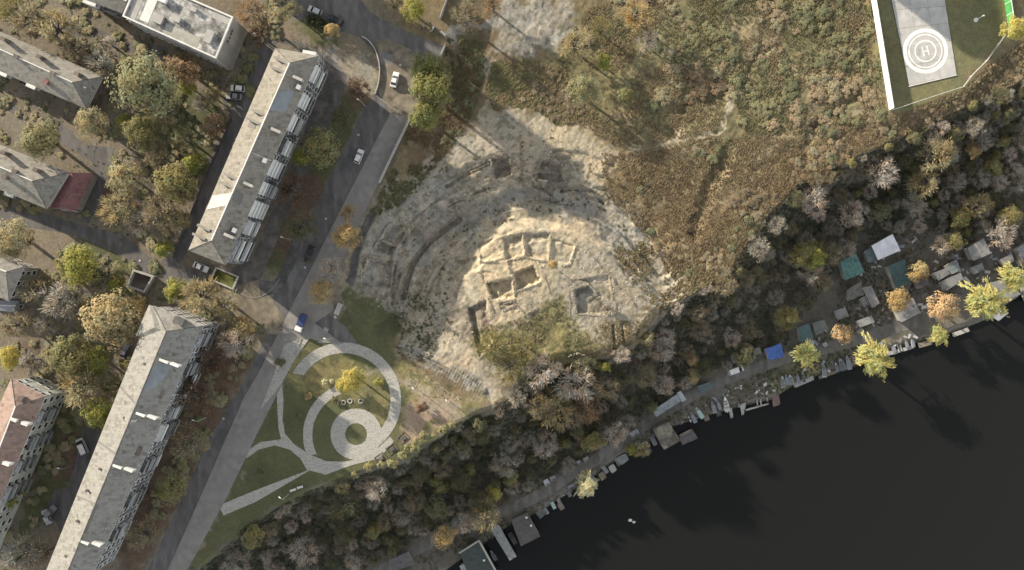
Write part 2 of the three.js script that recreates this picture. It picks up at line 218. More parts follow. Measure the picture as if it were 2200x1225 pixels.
for (const q of [[[880, 655], [900, 600], [940, 540], [1000, 490]], [[820, 600], [850, 520], [900, 460], [980, 415]], [[985, 440], [1060, 405], [1120, 400]], [[1000, 640], [950, 690], [960, 740]], [[1300, 450], [1350, 500], [1400, 560]], [[1040, 600], [1030, 560], [1060, 520]], [[1240, 600], [1300, 600], [1330, 660]], [[960, 600], [985, 540], [1040, 500]], [[860, 520], [880, 560], [860, 620]]]) lay(q, C.chalk, ps(230, 60, 170), { open: 0.9, blur: 2 });
for (const n of [0, 1, 2, 11, 12]) { for (const [k, st] of [[cx2, css(0.15, 0.128, 0.108)], [rx2, ps(120, 60, 120)]]) { k.filter = 'blur(1px)'; k.fillStyle = st; k.beginPath(); PITS[n].p.forEach((p, i) => { const [u, v] = cxy(p); i ? k.lineTo(u, v) : k.moveTo(u, v); }); k.fill(); } }   // recess shade painted into the dug floors, along with their brown soil
for (const q of LINES.slice(5)) if (q.h < 0) { const c = [[cx2, css(0.14, 0.115, 0.085)], [rx2, ps(160, 200, 60)]]; for (const [k, st] of c) { k.filter = 'blur(1px)'; k.strokeStyle = st; k.lineWidth = q.w * 0.8 / (TX1 - TX0) * TW; k.beginPath(); q.p.forEach((p, n) => { const [u, v] = cxy(p); n ? k.lineTo(u, v) : k.moveTo(u, v); }); k.stroke(); } }   // darker soil tone along the trench bottoms
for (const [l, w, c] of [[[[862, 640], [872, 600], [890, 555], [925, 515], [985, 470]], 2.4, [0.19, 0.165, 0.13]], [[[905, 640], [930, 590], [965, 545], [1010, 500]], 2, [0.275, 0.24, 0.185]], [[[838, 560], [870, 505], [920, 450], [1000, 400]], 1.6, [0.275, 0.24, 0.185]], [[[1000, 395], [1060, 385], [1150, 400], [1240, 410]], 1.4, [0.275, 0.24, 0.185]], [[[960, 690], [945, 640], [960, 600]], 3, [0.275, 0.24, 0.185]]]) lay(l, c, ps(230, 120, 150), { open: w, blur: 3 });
lay([[1150, 255], [1240, 285], [1300, 325], [1270, 390], [1215, 330], [1140, 300]], C.sand, ps(140, 120, 90), B6);
lay([[1060, 490], [1110, 468], [1170, 472], [1230, 490], [1300, 530]], C.sand, ps(60, 40, 70), { open: 3.2, blur: 4 });
lay([[1020, 520], [1130, 490], [1240, 520], [1240, 580], [1170, 650], [1110, 700], [1050, 680], [1000, 610]], C.sand, ps(130, 110, 110), B6);
lay([[940, 740], [985, 720], [1020, 790], [1060, 850], [1105, 890], [1060, 870], [1000, 800]], C.chalk, ps(120, 30, 80), { blur: 3 });
lay([[935, 725], [985, 760], [1030, 815], [1085, 880]], C.chalk, ps(120, 30, 60), { open: 2.6, blur: 2 });
for (const [q, c] of [[[[880, 752], [960, 792], [1045, 850]], C.chalk], [[[850, 775], [930, 822], [1010, 868]], C.dirt], [[[900, 775], [980, 820], [1040, 862]], C.scrubDark]]) lay(q, c, ps(200, 120, 120), { open: 1, blur: 2 });
lay([[1130, 690], [1200, 640], [1240, 690], [1290, 760], [1200, 778], [1080, 780], [1020, 760], [1060, 700]], C.lawnDry, ps(220, 230, 40), B6);
lay([[1290, 740], [1360, 700], [1440, 650], [1400, 700], [1340, 760]], C.scrub, ps(220, 120, 60), B6);
for (const l of [[[1330, 320], [1310, 360], [1290, 410]], [[1568, 195], [1560, 235], [1535, 275], [1490, 290], [1440, 305]], [[1310, 540], [1370, 590], [1440, 650]], [[1380, 520], [1440, 535], [1480, 560]], [[1445, 308], [1400, 320], [1340, 325]], [[1325, 330], [1240, 290], [1160, 260]]]) lay(l, C.chalk, ps(60, 30, 60), { open: 1.2, blur: 1 });
lay([[1690, 330], [1600, 330], [1560, 390], [1545, 430]], C.sand, ps(90, 60, 30), { open: 0.5, blur: 2 });
for (const l of [[[1318, 700], [1322, 755]], [[1333, 690], [1340, 750]]]) lay(l, C.sand, ps(90, 60, 30), { open: 0.6, blur: 2 });
lay([[742, 640], [800, 645], [870, 690], [870, 740], [800, 740], [750, 690]], C.lawn, ps(200, 200, 20), { blur: 4 });
lay([[690, 700], [760, 700], [880, 790], [960, 860], [1040, 880], [960, 930], [880, 990], [770, 1020], [640, 1060], [540, 1130], [430, 1230], [400, 1225], [480, 1090], [560, 900], [600, 830], [640, 740]], C.lawn, ps(170, 180, 20), { blur: 3 });
lay([[640, 760], [740, 770], [830, 820], [830, 900], [800, 900], [740, 850], [660, 860], [620, 800]], C.lawnDry, ps(160, 160, 30), { blur: 5 });
lay([[850, 780], [960, 850], [1050, 870], [990, 900], [900, 960], [860, 930], [870, 850]], C.lawnDry, ps(170, 160, 60), { blur: 5 });
lay([[880, 880], [960, 850], [1000, 880], [950, 910], [890, 950], [850, 960]], [0.25, 0.19, 0.14], ps(130, 60, 60), { blur: 5 });
lay([[800, 790], [880, 830], [960, 880], [1000, 890]], C.dirt, ps(120, 120, 60), { open: 2.4, blur: 5 });
lay([[870, 750], [960, 790], [1040, 850]], C.dirtGrey, ps(120, 150, 80), { open: 3, blur: 5 });
lay([[1890, -60], [1917, 236], [2066, 186], [2116, 130], [2170, 60], [2185, -60]], [0.125, 0.12, 0.058], ps(150, 120, 20), { blur: 2 });
for (const q of [[[1240, 285], [1320, 318], [1400, 322], [1470, 312]], [[1880, 250], [1780, 250], [1700, 285], [1640, 330]], [[1600, 40], [1640, 110], [1700, 150], [1790, 170]], [[1330, 330], [1312, 365], [1290, 412]], [[1400, 60], [1440, 120], [1500, 160]]]) lay(q, [0.24, 0.2, 0.135], ps(200, 120, 60), { open: 1.3, blur: 2 });
for (const [x, y, s] of [[1650, 90, 40], [1760, 200, 34], [1480, 360, 36], [1620, 400, 30], [1340, 260, 30], [1560, 60, 40], [1800, 110, 30]]) lay([[x - s, y], [x, y - s * 0.6], [x + s, y + 4], [x + 4, y + s * 0.7]], [0.235, 0.195, 0.12], ps(200, 120, 30), { blur: 8 });
// town yards
lay([[330, 225], [470, 220], [450, 330], [400, 400], [330, 370], [300, 300]], C.lawn, ps(200, 200, 10), B6);
lay([[165, 505], [240, 520], [300, 560], [330, 580], [300, 600], [220, 560], [160, 540]], C.lawn, ps(200, 200, 10), { blur: 4 });
lay([[655, 30], [705, 50], [720, 90], [670, 80], [640, 55]], C.lawn, ps(200, 200, 10), { blur: 4 });
lay([[700, 250], [770, 180], [810, 190], [780, 240], [720, 370], [660, 470], [610, 600], [560, 590], [620, 440]], C.lawn, ps(200, 180, 20), B6);
lay([[620, 400], [680, 370], [690, 440], [640, 500], [590, 560], [590, 480]], C.russet, ps(230, 60, 10), B6);
lay([[745, 165], [790, 180], [800, 210], [760, 230]], C.russet, ps(220, 60, 20), B6);
lay([[400, 830], [480, 700], [540, 690], [540, 780], [440, 960], [360, 1130], [300, 1225], [250, 1225]], C.russet, ps(240, 90, 10), B6);
lay([[640, 100], [720, 110], [790, 170], [750, 180], [680, 150]], C.pavedDust, ps(160, 60, 40), B6);
lay([[720, 85], [790, 150], [800, 200], [760, 170]], C.dirt, ps(160, 100, 60), B6);
lay([[120, 880], [180, 900], [150, 1040], [110, 1100], [40, 1200], [60, 1080]], C.lawn, ps(220, 160, 10), B6);
lay([[150, 920], [185, 990], [150, 1040], [110, 1020]], C.russet, ps(240, 60, 10), B6);
for (const [x, y, s] of [[300, 900, 30], [230, 430, 40], [330, 350, 40], [420, 700, 30], [540, 40, 30], [60, 760, 40]]) lay([[x - s, y], [x, y - s * 0.8], [x + s, y], [x, y + s * 0.8]], C.russet, ps(230, 60, 10), B6);
// the wooded slope and the river bank
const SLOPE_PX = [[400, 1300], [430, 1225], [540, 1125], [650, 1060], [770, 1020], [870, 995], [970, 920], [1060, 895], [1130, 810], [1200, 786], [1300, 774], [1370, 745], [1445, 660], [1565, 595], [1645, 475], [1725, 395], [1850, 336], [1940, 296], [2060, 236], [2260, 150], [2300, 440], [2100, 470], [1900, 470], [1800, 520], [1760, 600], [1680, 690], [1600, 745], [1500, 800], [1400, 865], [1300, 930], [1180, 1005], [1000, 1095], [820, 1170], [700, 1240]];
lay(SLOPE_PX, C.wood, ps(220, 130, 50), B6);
lay([[700, 1240], [820, 1170], [1000, 1095], [1180, 1005], [1300, 930], [1400, 865], [1500, 800], [1600, 745], [1680, 690], [1760, 600], [1800, 520], [1900, 470], [2100, 470], [2300, 420], [2300, 700], [2000, 760], [1700, 860], [1400, 970], [1200, 1090], [1000, 1230]], C.bank, ps(180, 110, 110), B6);
lay([[1640, 830], [1700, 790], [1760, 770], [1760, 810], [1690, 840]], C.olive, ps(200, 160, 40), B6);
const gd = (() => {
  const a = cx2.getImageData(0, 0, TW, TH).data, b = rx2.getImageData(0, 0, TW, TH).data, o = new Uint8Array(TW * TH * 4), r = rng(5);
  for (let j = 0; j < TH; j++) for (let i = 0; i < TW; i++) {
    const x = i * 0.168, z = j * 0.168, wx = (fbm(x * 0.25, z * 0.25, 3) - 0.5) * 46 + (vn(x * 1.1, z * 1.1) - 0.5) * 14, wz = (fbm(x * 0.25 + 50, z * 0.25 + 50, 3) - 0.5) * 46 + (vn(x * 1.1 + 9, z * 1.1 + 3) - 0.5) * 14;
    const s = (clamp(Math.round(j + wz), 0, TH - 1) * TW + clamp(Math.round(i + wx), 0, TW - 1)) * 4, pa = b[s] / 255, we = b[s + 1] / 255, pe = b[s + 2] / 255;
    const big = fbm(x * 0.11 + 3, z * 0.11, 3) - 0.5, mid = fbm(x * 0.55, z * 0.55 + 30, 3) - 0.5, fine = vn(x * 2.6, z * 2.6) - 0.5;
    let k = 1 + pa * (big * 0.7 + mid * 0.62 + fine * 0.5) + (r() - 0.5) * 0.22;
    const weed = we * sm(0.53, 0.66, fbm(x * 0.9 + 70, z * 0.9 + 11, 3)) * 0.7, peb = pe > 0.1 && r() < 0.03 * pe ? 1.5 : 1;
    const warm = 1 + (fbm(x * 0.2 + 90, z * 0.2, 2) - 0.5) * 0.16; k *= peb;
    const q = (j * TW + i) * 4; for (let c = 0; c < 3; c++) { let v = Math.pow(a[s + c] / 255, 2.2) * k * (c === 0 ? warm : c === 2 ? 2 - warm : 1); v = lerp(v, [0.072, 0.07, 0.032][c], weed); o[q + c] = 255 * Math.pow(clamp(v, 0, 1), 1 / 2.2); }
    o[q + 3] = 255;
  }
  const t = new THREE.DataTexture(o, TW, TH); t.colorSpace = THREE.SRGBColorSpace; t.magFilter = THREE.LinearFilter; t.wrapS = t.wrapT = THREE.MirroredRepeatWrapping; t.needsUpdate = true; return t;
})();
{
  const far = [180, 200, 240, 320, 480, 800, 1500, 3000], xs = [], zs = [], s = 0.5;
  for (let x = -172; x <= 172; x += x >= -46 && x < 46 ? 0.25 : s) xs.push(x); for (let z = -97; z <= 97; z += z >= -42 && z < 24 ? 0.25 : s) zs.push(z);
  for (const f of far) { xs.unshift(-f); xs.push(f); zs.unshift(-f * 0.8 + 40); zs.push(f * 0.8 - 40); }
  const nx = xs.length, nz = zs.length, p = new Float32Array(nx * nz * 3), uv = new Float32Array(nx * nz * 2), ix = [];
  for (let j = 0; j < nz; j++) for (let i = 0; i < nx; i++) { const o = j * nx + i; p.set([xs[i], ground(xs[i], zs[j]), zs[j]], o * 3); uv.set([(xs[i] - TX0) / (TX1 - TX0), (zs[j] - TZ0) / (TZ1 - TZ0)], o * 2); if (i && j) { const a = o - nx - 1, b = o - nx, c = o - 1; ix.push(a, c, b, b, c, o); } }
  const g = new THREE.BufferGeometry(); g.setAttribute('position', new THREE.BufferAttribute(p, 3)); g.setAttribute('uv', new THREE.BufferAttribute(uv, 2)); g.setIndex(ix); g.computeVertexNormals();
  const bump = G_ROUGH.clone(); bump.repeat.set(90, 50); bump.colorSpace = THREE.NoColorSpace; bump.needsUpdate = true;
  struct('ground', g, new THREE.MeshStandardMaterial({ map: gd, roughness: 0.97, bumpMap: bump, bumpScale: 0.12 }));
  const wn = G_SOFT.clone(); wn.repeat.set(160, 160); wn.colorSpace = THREE.NoColorSpace; wn.needsUpdate = true;
  const wg = new THREE.PlaneGeometry(5600, 4400); wg.rotateX(-Math.PI / 2);
  const wm = struct('river_water', wg, new THREE.MeshPhysicalMaterial({ color: new THREE.Color().setRGB(0.0095, 0.0102, 0.0094), ior: 1.333, roughness: 0.14, bumpMap: wn, bumpScale: 0.05 })); wm.position.y = WATER_Y;
}
// ---------------------------------------------------------------- roads, pavements and paths
const sheet = (name, px, h, m, y = 0, holes = []) => struct(name, prism(WL(px, y), y, y + h, holes.map((l) => WL(l, y))), m);
sheet('main_road', [[560, -40], [740, -40], [800, 30], [880, 70], [960, 100], [930, 190], [838, 241], [751, 410], [664, 583], [610, 688], [560, 790], [522, 855], [418, 1093], [330, 1290], [290, 1290], [321, 1217], [398, 1056], [449, 942], [520, 830], [572, 720], [560, 690], [480, 655], [345, 600], [360, 560], [440, 590], [520, 625], [585, 640], [640, 520], [690, 420], [731, 335], [784, 231], [813, 190], [818, 145], [800, 105], [770, 78], [700, 60], [640, 40], [590, 20]], 0.016, M.asphalt);
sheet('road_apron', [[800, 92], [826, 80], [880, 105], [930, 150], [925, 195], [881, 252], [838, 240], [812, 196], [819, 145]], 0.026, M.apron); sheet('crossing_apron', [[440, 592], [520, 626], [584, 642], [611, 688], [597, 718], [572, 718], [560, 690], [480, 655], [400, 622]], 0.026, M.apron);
for (const [q, m] of [[[[745, 330], [770, 338], [752, 372], [730, 362]], 0.15], [[[640, 560], [655, 566], [628, 612], [615, 604]], 0.22], [[[560, 760], [580, 766], [566, 792], [548, 786]], 0.15], [[[470, 920], [492, 926], [470, 968], [450, 960]], 0.14], [[[690, 30], [730, 45], [722, 58], [684, 44]], 0.15], [[[820, 110], [850, 120], [840, 140], [818, 132]], 0.23], [[[120, 470], [170, 482], [165, 494], [116, 478]], 0.15]]) sheet('asphalt_patch', q, 0.031, mat(lin(m, m, m), { map: G_ROAD }));
sheet('pavement', [[839, 243], [881, 253], [814, 392], [766, 492], [735, 560], [700, 620], [720, 665], [660, 705], [640, 735], [600, 770], [618, 800], [604, 830], [549, 939], [482, 1079], [402, 1225], [370, 1290], [331, 1290], [419, 1094], [523, 856], [561, 791], [611, 689], [665, 584], [752, 411]], 0.11, M.walk);
sheet('yard_road', [[-60, 440], [0, 440], [110, 462], [200, 490], [260, 500], [330, 560], [345, 600], [310, 585], [250, 545], [160, 505], [70, 490], [-60, 480]], 0.012, M.asphalt);
sheet('yard_lane', [[130, 262], [180, 310], [246, 318], [232, 380], [212, 440], [190, 480], [165, 475], [195, 400], [200, 350], [120, 300]], 0.013, M.asphalt);
sheet('alley', [[570, -40], [618, -40], [600, 80], [560, 170], [530, 262], [432, 500], [380, 575], [340, 570], [380, 520], [470, 300], [495, 251], [478, 215], [500, 185], [560, 100], [585, 40]], 0.020, M.asphalt);
sheet('lane', [[60, 40], [200, 60], [280, 90], [360, 100], [360, 122], [270, 110], [190, 80], [60, 62]], 0.012, M.track);
sheet('parking_lane', [[178, 920], [220, 922], [150, 1110], [134, 1150], [100, 1088], [117, 1053], [150, 1046], [165, 980]], 0.012, M.asphalt);
sheet('yard_path', [[122, 660], [140, 662], [106, 745], [92, 742]], 0.012, M.walk); sheet('courtyard_path', [[0, 200], [60, 250], [50, 262], [0, 225]], 0.012, M.track);
sheet('driveway', [[672, 690], [690, 664], [740, 700], [772, 742], [738, 738], [690, 705]], 0.02, M.asphalt); sheet('forecourt', [[645, 690], [672, 691], [737, 739], [690, 736], [665, 727], [640, 735]], 0.118, M.walk);
sheet('service_lane', [[650, 470], [664, 470], [622, 600], [598, 628], [560, 640], [556, 600], [590, 606]], 0.022, M.concDark);
sheet('block_path', [[690, 123], [745, 165], [735, 215], [645, 400], [560, 600], [500, 615], [470, 585], [540, 560], [640, 320], [690, 190], [640, 100], [600, 92], [606, 84], [650, 92]], 0.014, M.track);
const arc = (c, r0, a0, a1, n = 40) => [...Array(n + 1)].map((_, i) => { const a = lerp(a0, a1, i / n) * Math.PI / 180; return [c[0] + r0 * Math.cos(a), c[1] + r0 * Math.sin(a)]; });
const PARK = 0.05;
sheet('ring_path', [...arc([738, 860], 124, -152, 60), ...arc([738, 860], 101, 36, -148)], PARK, M.pale);
sheet('spiral_path', [...arc([765, 935], 114, -113, -202), ...arc([765, 935], 94, -206, -110)], PARK, M.pale);
sheet('paved_circle', arc([765, 933], 55, 0, 360, 64).slice(0, -1), PARK + 0.004, M.pale, 0, [arc([765, 933], 23.5, 0, 360, 32).slice(0, -1)]);
sheet('park_path', [[594, 833], [606, 826], [609, 860], [607, 900], [612, 932], [632, 955], [664, 976], [700, 991], [740, 992], [780, 985], [815, 960], [838, 938], [846, 948], [815, 985], [757, 999], [700, 1020], [665, 1011], [550, 1078], [480, 1108], [470, 1086], [550, 1053], [660, 1011], [645, 985], [622, 966], [590, 957], [556, 966], [530, 985], [524, 972], [560, 950], [604, 944], [598, 920]], PARK - 0.006, M.pale);
sheet('square_path', [[683, 736], [697, 703], [706, 707], [694, 738]], PARK, M.pale); sheet('corner_plaza', [[598, 775], [612, 740], [645, 727], [665, 727], [636, 768], [600, 832], [560, 880], [590, 800]], 0.117, M.pale);
const HELIY = -1;
{ const q = WL([[1903, -60], [2020, -60], [2055, 160], [1953, 184]], HELIY), pad = struct('helipad_slab', prism(inset(q, 0.05), HELIY - 0.1, HELIY + 0.1), M.concDark), at = (u, v) => [0, 1].map((k) => lerp(lerp(q[0][k], q[1][k], u), lerp(q[3][k], q[2][k], u), v)), rs = rng(12), tones = [0.47, 0.485, 0.5].map((t) => mat(lin(t, t * 0.99, t * 0.97), { map: G_SOFT }));
  for (let i = 0; i < 3; i++) for (let k = 0; k < 6; k++) part('slab', prism(inset([at(i / 3, k / 6), at((i + 1) / 3, k / 6), at((i + 1) / 3, (k + 1) / 6), at(i / 3, (k + 1) / 6)], 0.03), HELIY + 0.1, HELIY + 0.16), pick(tones, rs), pad); }
let RIVER_ROAD;
{ // the bank road follows the river
  const road = RIVER_ROAD = smooth(WL([[640, 1330], [760, 1262], [840, 1212], [960, 1148], [1060, 1108], [1140, 1074], [1230, 1020], [1320, 962], [1400, 903], [1470, 860], [1540, 822], [1620, 793], [1700, 766], [1780, 748], [1900, 712], [1990, 684], [2070, 645], [2140, 600], [2210, 560], [2300, 520]], BANK_Y), 6);
  struct('river_road', ribbon(road, 3.3, BANK_Y, BANK_Y + 0.03), mat(lin(0.24, 0.226, 0.21), { map: G_ROAD }));
  sheet('boatyard_ground', [[1780, 745], [1900, 690], [2000, 600], [2060, 560], [2150, 520], [2210, 520], [2210, 575], [2080, 640], [1990, 680], [1900, 712]], 0.024, M.track, BANK_Y);
}

// ---------------------------------------------------------------- buildings
const winFrame = box(1.5, 1.6, 0.12), winPane = box(1.22, 1.32, 0.06), winSill = box(1.6, 0.08, 0.24, 0, -0.84, 0.1), doorGeo = box(1.3, 2.2, 0.1), balcFloor = box(3, 0.16, 1.25, 0, 0, 0.62), balcFront = join([box(3, 1.05, 0.07, 0, 0.6, 1.22), box(0.07, 1.05, 1.18, -1.46, 0.6, 0.62), box(0.07, 1.05, 1.18, 1.46, 0.6, 0.62)]), balcGlass = join([box(2.9, 1.3, 0.06, 0, 1.78, 1.2), box(0.06, 1.3, 1.1, -1.45, 1.78, 0.62), box(0.06, 1.3, 1.1, 1.45, 1.78, 0.62)]), balcRoof = box(3.1, 0.1, 1.4, 0, 2.5, 0.66);
function onWall(o, w, at, y, parent) { o.position.set(w.a[0] + w.d[0] * at + w.n[0] * 0.05, y, w.a[1] + w.d[1] * at + w.n[1] * 0.05); o.rotation.y = Math.atan2(w.n[0], w.n[1]); parent.add(o); return o; }
function wallLine(a, b, c) { const dx = b[0] - a[0], dz = b[1] - a[1], l = Math.hypot(dx, dz), d = [dx / l, dz / l]; let n = [d[1], -d[0]]; if ((a[0] - c[0]) * n[0] + (a[1] - c[1]) * n[1] < 0) n = [-n[0], -n[1]]; return { a, d, n, l }; }
function windowAt(w, at, y, parent, sx = 1) { const f = new THREE.Mesh(winFrame, M.frame); f.name = 'window'; f.castShadow = f.receiveShadow = true; f.scale.x = sx; const p = new THREE.Mesh(winPane, M.glass); p.name = 'pane'; p.position.z = 0.05; f.add(p); const s = new THREE.Mesh(winSill, M.conc); s.name = 'sill'; f.add(s); return onWall(f, w, at, y, parent); }
function balconyAt(w, at, y, parent, kind, sx = 1) {
  const f = new THREE.Mesh(balcFloor, M.conc); f.name = 'balcony'; f.castShadow = f.receiveShadow = true; f.scale.x = sx;
  part('railing', balcFront, kind === 2 ? M.concDark : kind === 1 ? M.white : M.plasterGrey, f); if (kind > 0) { part('glazing', balcGlass, M.glazing, f); part('canopy', balcRoof, kind === 1 ? M.white : M.plasterGrey, f); }
  return onWall(f, w, at, y, parent);
}
// a block under a hipped roof; eaves: four photo pixels at the height of the eaves (clockwise from upper left), ridge: two photo pixels at its own height
function house(name, label, o) {
  const q = WL(o.eaves, o.yE), r = WL(o.ridge, o.yR), t = thing(name, label, 'building', o.group), ctr = [0, 1].map((k) => q.reduce((s, p) => s + p[k], 0) / 4), wq = inset(q, o.over ?? 0.55);
  part('wall', prism(wq, 0, o.yE - 0.12), o.wall, t); part('eaves', prism(inset(q, 0.06), o.yE - 0.3, o.yE - 0.02), M.frame, t);
  const v = (p, y) => [p[0], y, p[1]], [A, B, Cc, D] = q.map((p) => v(p, o.yE)), [r1, r2] = r.map((p) => v(p, o.yR)), m = o.roof;
  const faces = [[[A, r1, B]], [[B, r1, r2], [B, r2, Cc]], [[Cc, r2, D]], [[D, r2, r1], [D, r1, A]]];
  faces.forEach((f, i) => { if (m[i]) part('roof', flat(f), m[i], t); });
  part('ridge_cap', tube(r1, r2, 0.16, 0.16, 5), o.cap ?? M.white, t); for (const [a, b] of [[A, r1], [B, r1], [Cc, r2], [D, r2]]) part('hip_cap', tube(a, b, 0.1, 0.1, 4), o.cap2 ?? M.concDark, t);
  const onRoof = (f, u, s) => { const [a, b, k, l] = f; return [0, 1, 2].map((n) => lerp(lerp(a[n], b[n], u), lerp(l[n], k[n], u), s)); };   // f: eaves a to b, ridge l to k
  for (const [i, u0, u1, s0, s1, pm] of o.patches ?? []) { const f = i === 1 ? [B, Cc, r2, r1] : [D, A, r1, r2], q4 = [[u0, s0], [u1, s0], [u1, s1], [u0, s1]].map(([u, s]) => { const p = onRoof(f, u, s); return [p[0], p[1] + 0.07, p[2]]; }); part('roofing_sheet', flat([[q4[0], q4[2], q4[1]], [q4[0], q4[3], q4[2]]]), pm, t); }
  const walls = [0, 1, 2, 3].map((i) => wallLine(wq[i], wq[(i + 1) % 4], ctr)), rn = rng(o.seed ?? 3);
  for (const [i, n, skip] of o.windows) { const w = walls[i]; for (let k = 0; k < n; k++) for (let s = 0; s < o.storeys; s++) { if (skip && rn() < skip) continue; windowAt(w, w.l * (k + 0.5) / n + rr(-0.15, 0.15, rn), 1.9 + s * (o.yE - 0.8) / o.storeys, t, pick([0.8, 1, 1, 1.2], rn)); } }
  for (const [i, at, from, to, sx] of o.balconies ?? []) for (let s = from; s <= to; s++) balconyAt(walls[i], walls[i].l * at, 1.0 + s * (o.yE - 0.8) / o.storeys, t, pick(o.balcKinds ?? [0, 1, 1, 2], rn), sx);
  for (const [i, at] of o.doors ?? []) { const d = onWall(new THREE.Mesh(doorGeo, M.woodDark), walls[i], walls[i].l * at, 1.1, t); d.name = 'door'; }
  for (const [px, py, w, d, h, mm, nm] of o.tops ?? []) { // things on the roof: pixel of the top, size along and across the ridge
    const y = h[1], p = WL([[px, py]], y)[0], ang = Math.atan2(r[1][0] - r[0][0], r[1][1] - r[0][1]);
    part(nm ?? 'chimney', join([box(w, y - h[0], d, p[0], (y + h[0]) / 2, p[1], ang), box(w + 0.16, 0.14, d + 0.16, p[0], y + 0.02, p[1], ang)]), mm, t);
  }
  return t;
}
const slantTops = (l, mm, w, d, h, nm) => l.map(([x, y]) => [x, y, w, d, h, mm, nm]);
house('apartment_building', 'long apartment block with cream and dark roof slopes between alley and main road', {
  eaves: [[591, 103], [687, 120], [485, 570], [404, 538]], yE: 14.6, ridge: [[622, 135], [454, 517]], yR: 17.4, storeys: 5, wall: M.plasterGrey, roof: [M.roofA, M.roofA, M.roofA, M.roofA], patches: [[1, 0.16, 0.27, 0.35, 0.95, M.sheetBlue], [3, 0.2, 0.27, 0.05, 0.97, M.sheetPale], [1, 0.5, 0.505, 0.05, 0.95, M.sheetPale], [1, 0.7, 0.76, 0.5, 0.9, M.sheetDark], [3, 0.62, 0.66, 0.3, 0.7, M.sheetDark], [1, 0.84, 0.9, 0.1, 0.5, M.sheetDark]], windows: [[1, 22, 0.15], [0, 4, 0], [2, 4, 0], [3, 18, 0.2]], seed: 4,
  balconies: [[1, 0.07, 1, 4, 1.5], [1, 0.2, 1, 4, 1.3], [1, 0.31, 1, 4, 1.5], [1, 0.42, 1, 4, 1.4], [1, 0.53, 1, 4, 1.5], [1, 0.63, 0, 4, 1.2], [1, 0.73, 1, 4, 1.5], [1, 0.82, 1, 3, 1.3], [1, 0.93, 0, 4, 1.9], [0, 0.8, 1, 4, 1.2]], doors: [[3, 0.15], [3, 0.4], [3, 0.65], [3, 0.9]],
  tops: [...slantTops([[604, 130], [595, 149], [553, 241], [544, 260], [494, 379], [486, 397], [437, 489], [427, 508]], M.plaster, 3.6, 0.5, [14, 17]), ...slantTops([[639, 168], [592, 280], [532, 396], [491, 507]], M.conc, 2.6, 0.6, [15, 17]), ...slantTops([[641, 187], [503, 495], [568, 345]], M.metal, 1, 1.1, [15, 16.4], 'roof_hatch')],
});
const wing = [[320, 655], [360, 668], [349, 727], [291, 722]];
{
  const t = house('apartment_building', 'long apartment block with white and blue-grey roof slopes running off the lower edge', {
    eaves: [[328, 656], [438, 700], [196, 1243], [92, 1243]], yE: 13.9, ridge: [[357, 712], [139, 1243]], yR: 16.9, storeys: 5, wall: M.plasterGrey, roof: [M.roofB, M.roofB, M.roofB, M.roofB], cap: M.concDark, patches: [[1, 0.14, 0.24, 0.04, 0.96, M.sheetBlue], [1, 0.27, 0.3, 0.1, 0.6, M.sheetBlue], [1, 0.36, 0.37, 0.05, 0.95, M.sheetPale], [1, 0.55, 0.555, 0.05, 0.95, M.sheetPale], [3, 0.3, 0.305, 0.02, 0.98, M.sheetDark], [3, 0.5, 0.505, 0.02, 0.98, M.sheetDark], [3, 0.7, 0.705, 0.02, 0.98, M.sheetDark], [1, 0.7, 0.82, 0.3, 0.95, M.sheetDark]], windows: [[1, 26, 0.12], [0, 5, 0.05], [3, 16, 0.2]], seed: 9, balcKinds: [0, 0, 1, 2],
    balconies: [[1, 0.05, 1, 4, 1.3], [1, 0.17, 1, 4, 1.2], [1, 0.23, 0, 2, 1.6], [1, 0.35, 1, 3, 1.2], [1, 0.43, 0, 3, 1.6], [1, 0.56, 1, 4, 1.2], [1, 0.7, 1, 4, 1.3], [1, 0.84, 1, 4, 1.2]], doors: [[3, 0.2], [3, 0.5], [3, 0.8]],
    tops: [...slantTops([[351, 776], [374, 784], [301, 891], [325, 897], [251, 1003], [275, 1010], [180, 1166], [206, 1170]], M.white, 2.3, 0.5, [14.4, 16.9]), ...slantTops([[345, 846], [297, 969], [190, 1122]], M.brick, 1.2, 2.4, [14.4, 15.2], 'skylight'), ...slantTops([[383, 690]], M.concDark, 2.6, 1.6, [14.5, 16.6], 'roof_hatch'), ...slantTops([[185, 1055], [165, 1120], [140, 1195], [310, 782], [267, 898], [214, 1008]], M.brick, 0.5, 0.5, [14.6, 16])],
  });
  const q = WL(wing, 13.9), y = 16.2, k = WL([[333, 703], [362, 716]], y), v = (p, h) => [p[0], h, p[1]];
  part('wall', prism(inset(q, 0.6), 0, 13.7), M.plaster, t);
  part('roof', flat([[v(q[0], 13.95), v(k[0], y), v(q[3], 13.95)].reverse(), [v(q[0], 13.95), v(k[1], y), v(k[0], y)].reverse(), [v(q[0], 13.95), v(q[1], 13.95), v(k[1], y)].reverse()]), M.roofB, t); part('roof', flat([[v(q[3], 13.95), v(k[0], y), v(k[1], y)].reverse(), [v(q[3], 13.95), v(k[1], y), v(q[2], 13.95)].reverse()]), M.roofB, t);
}
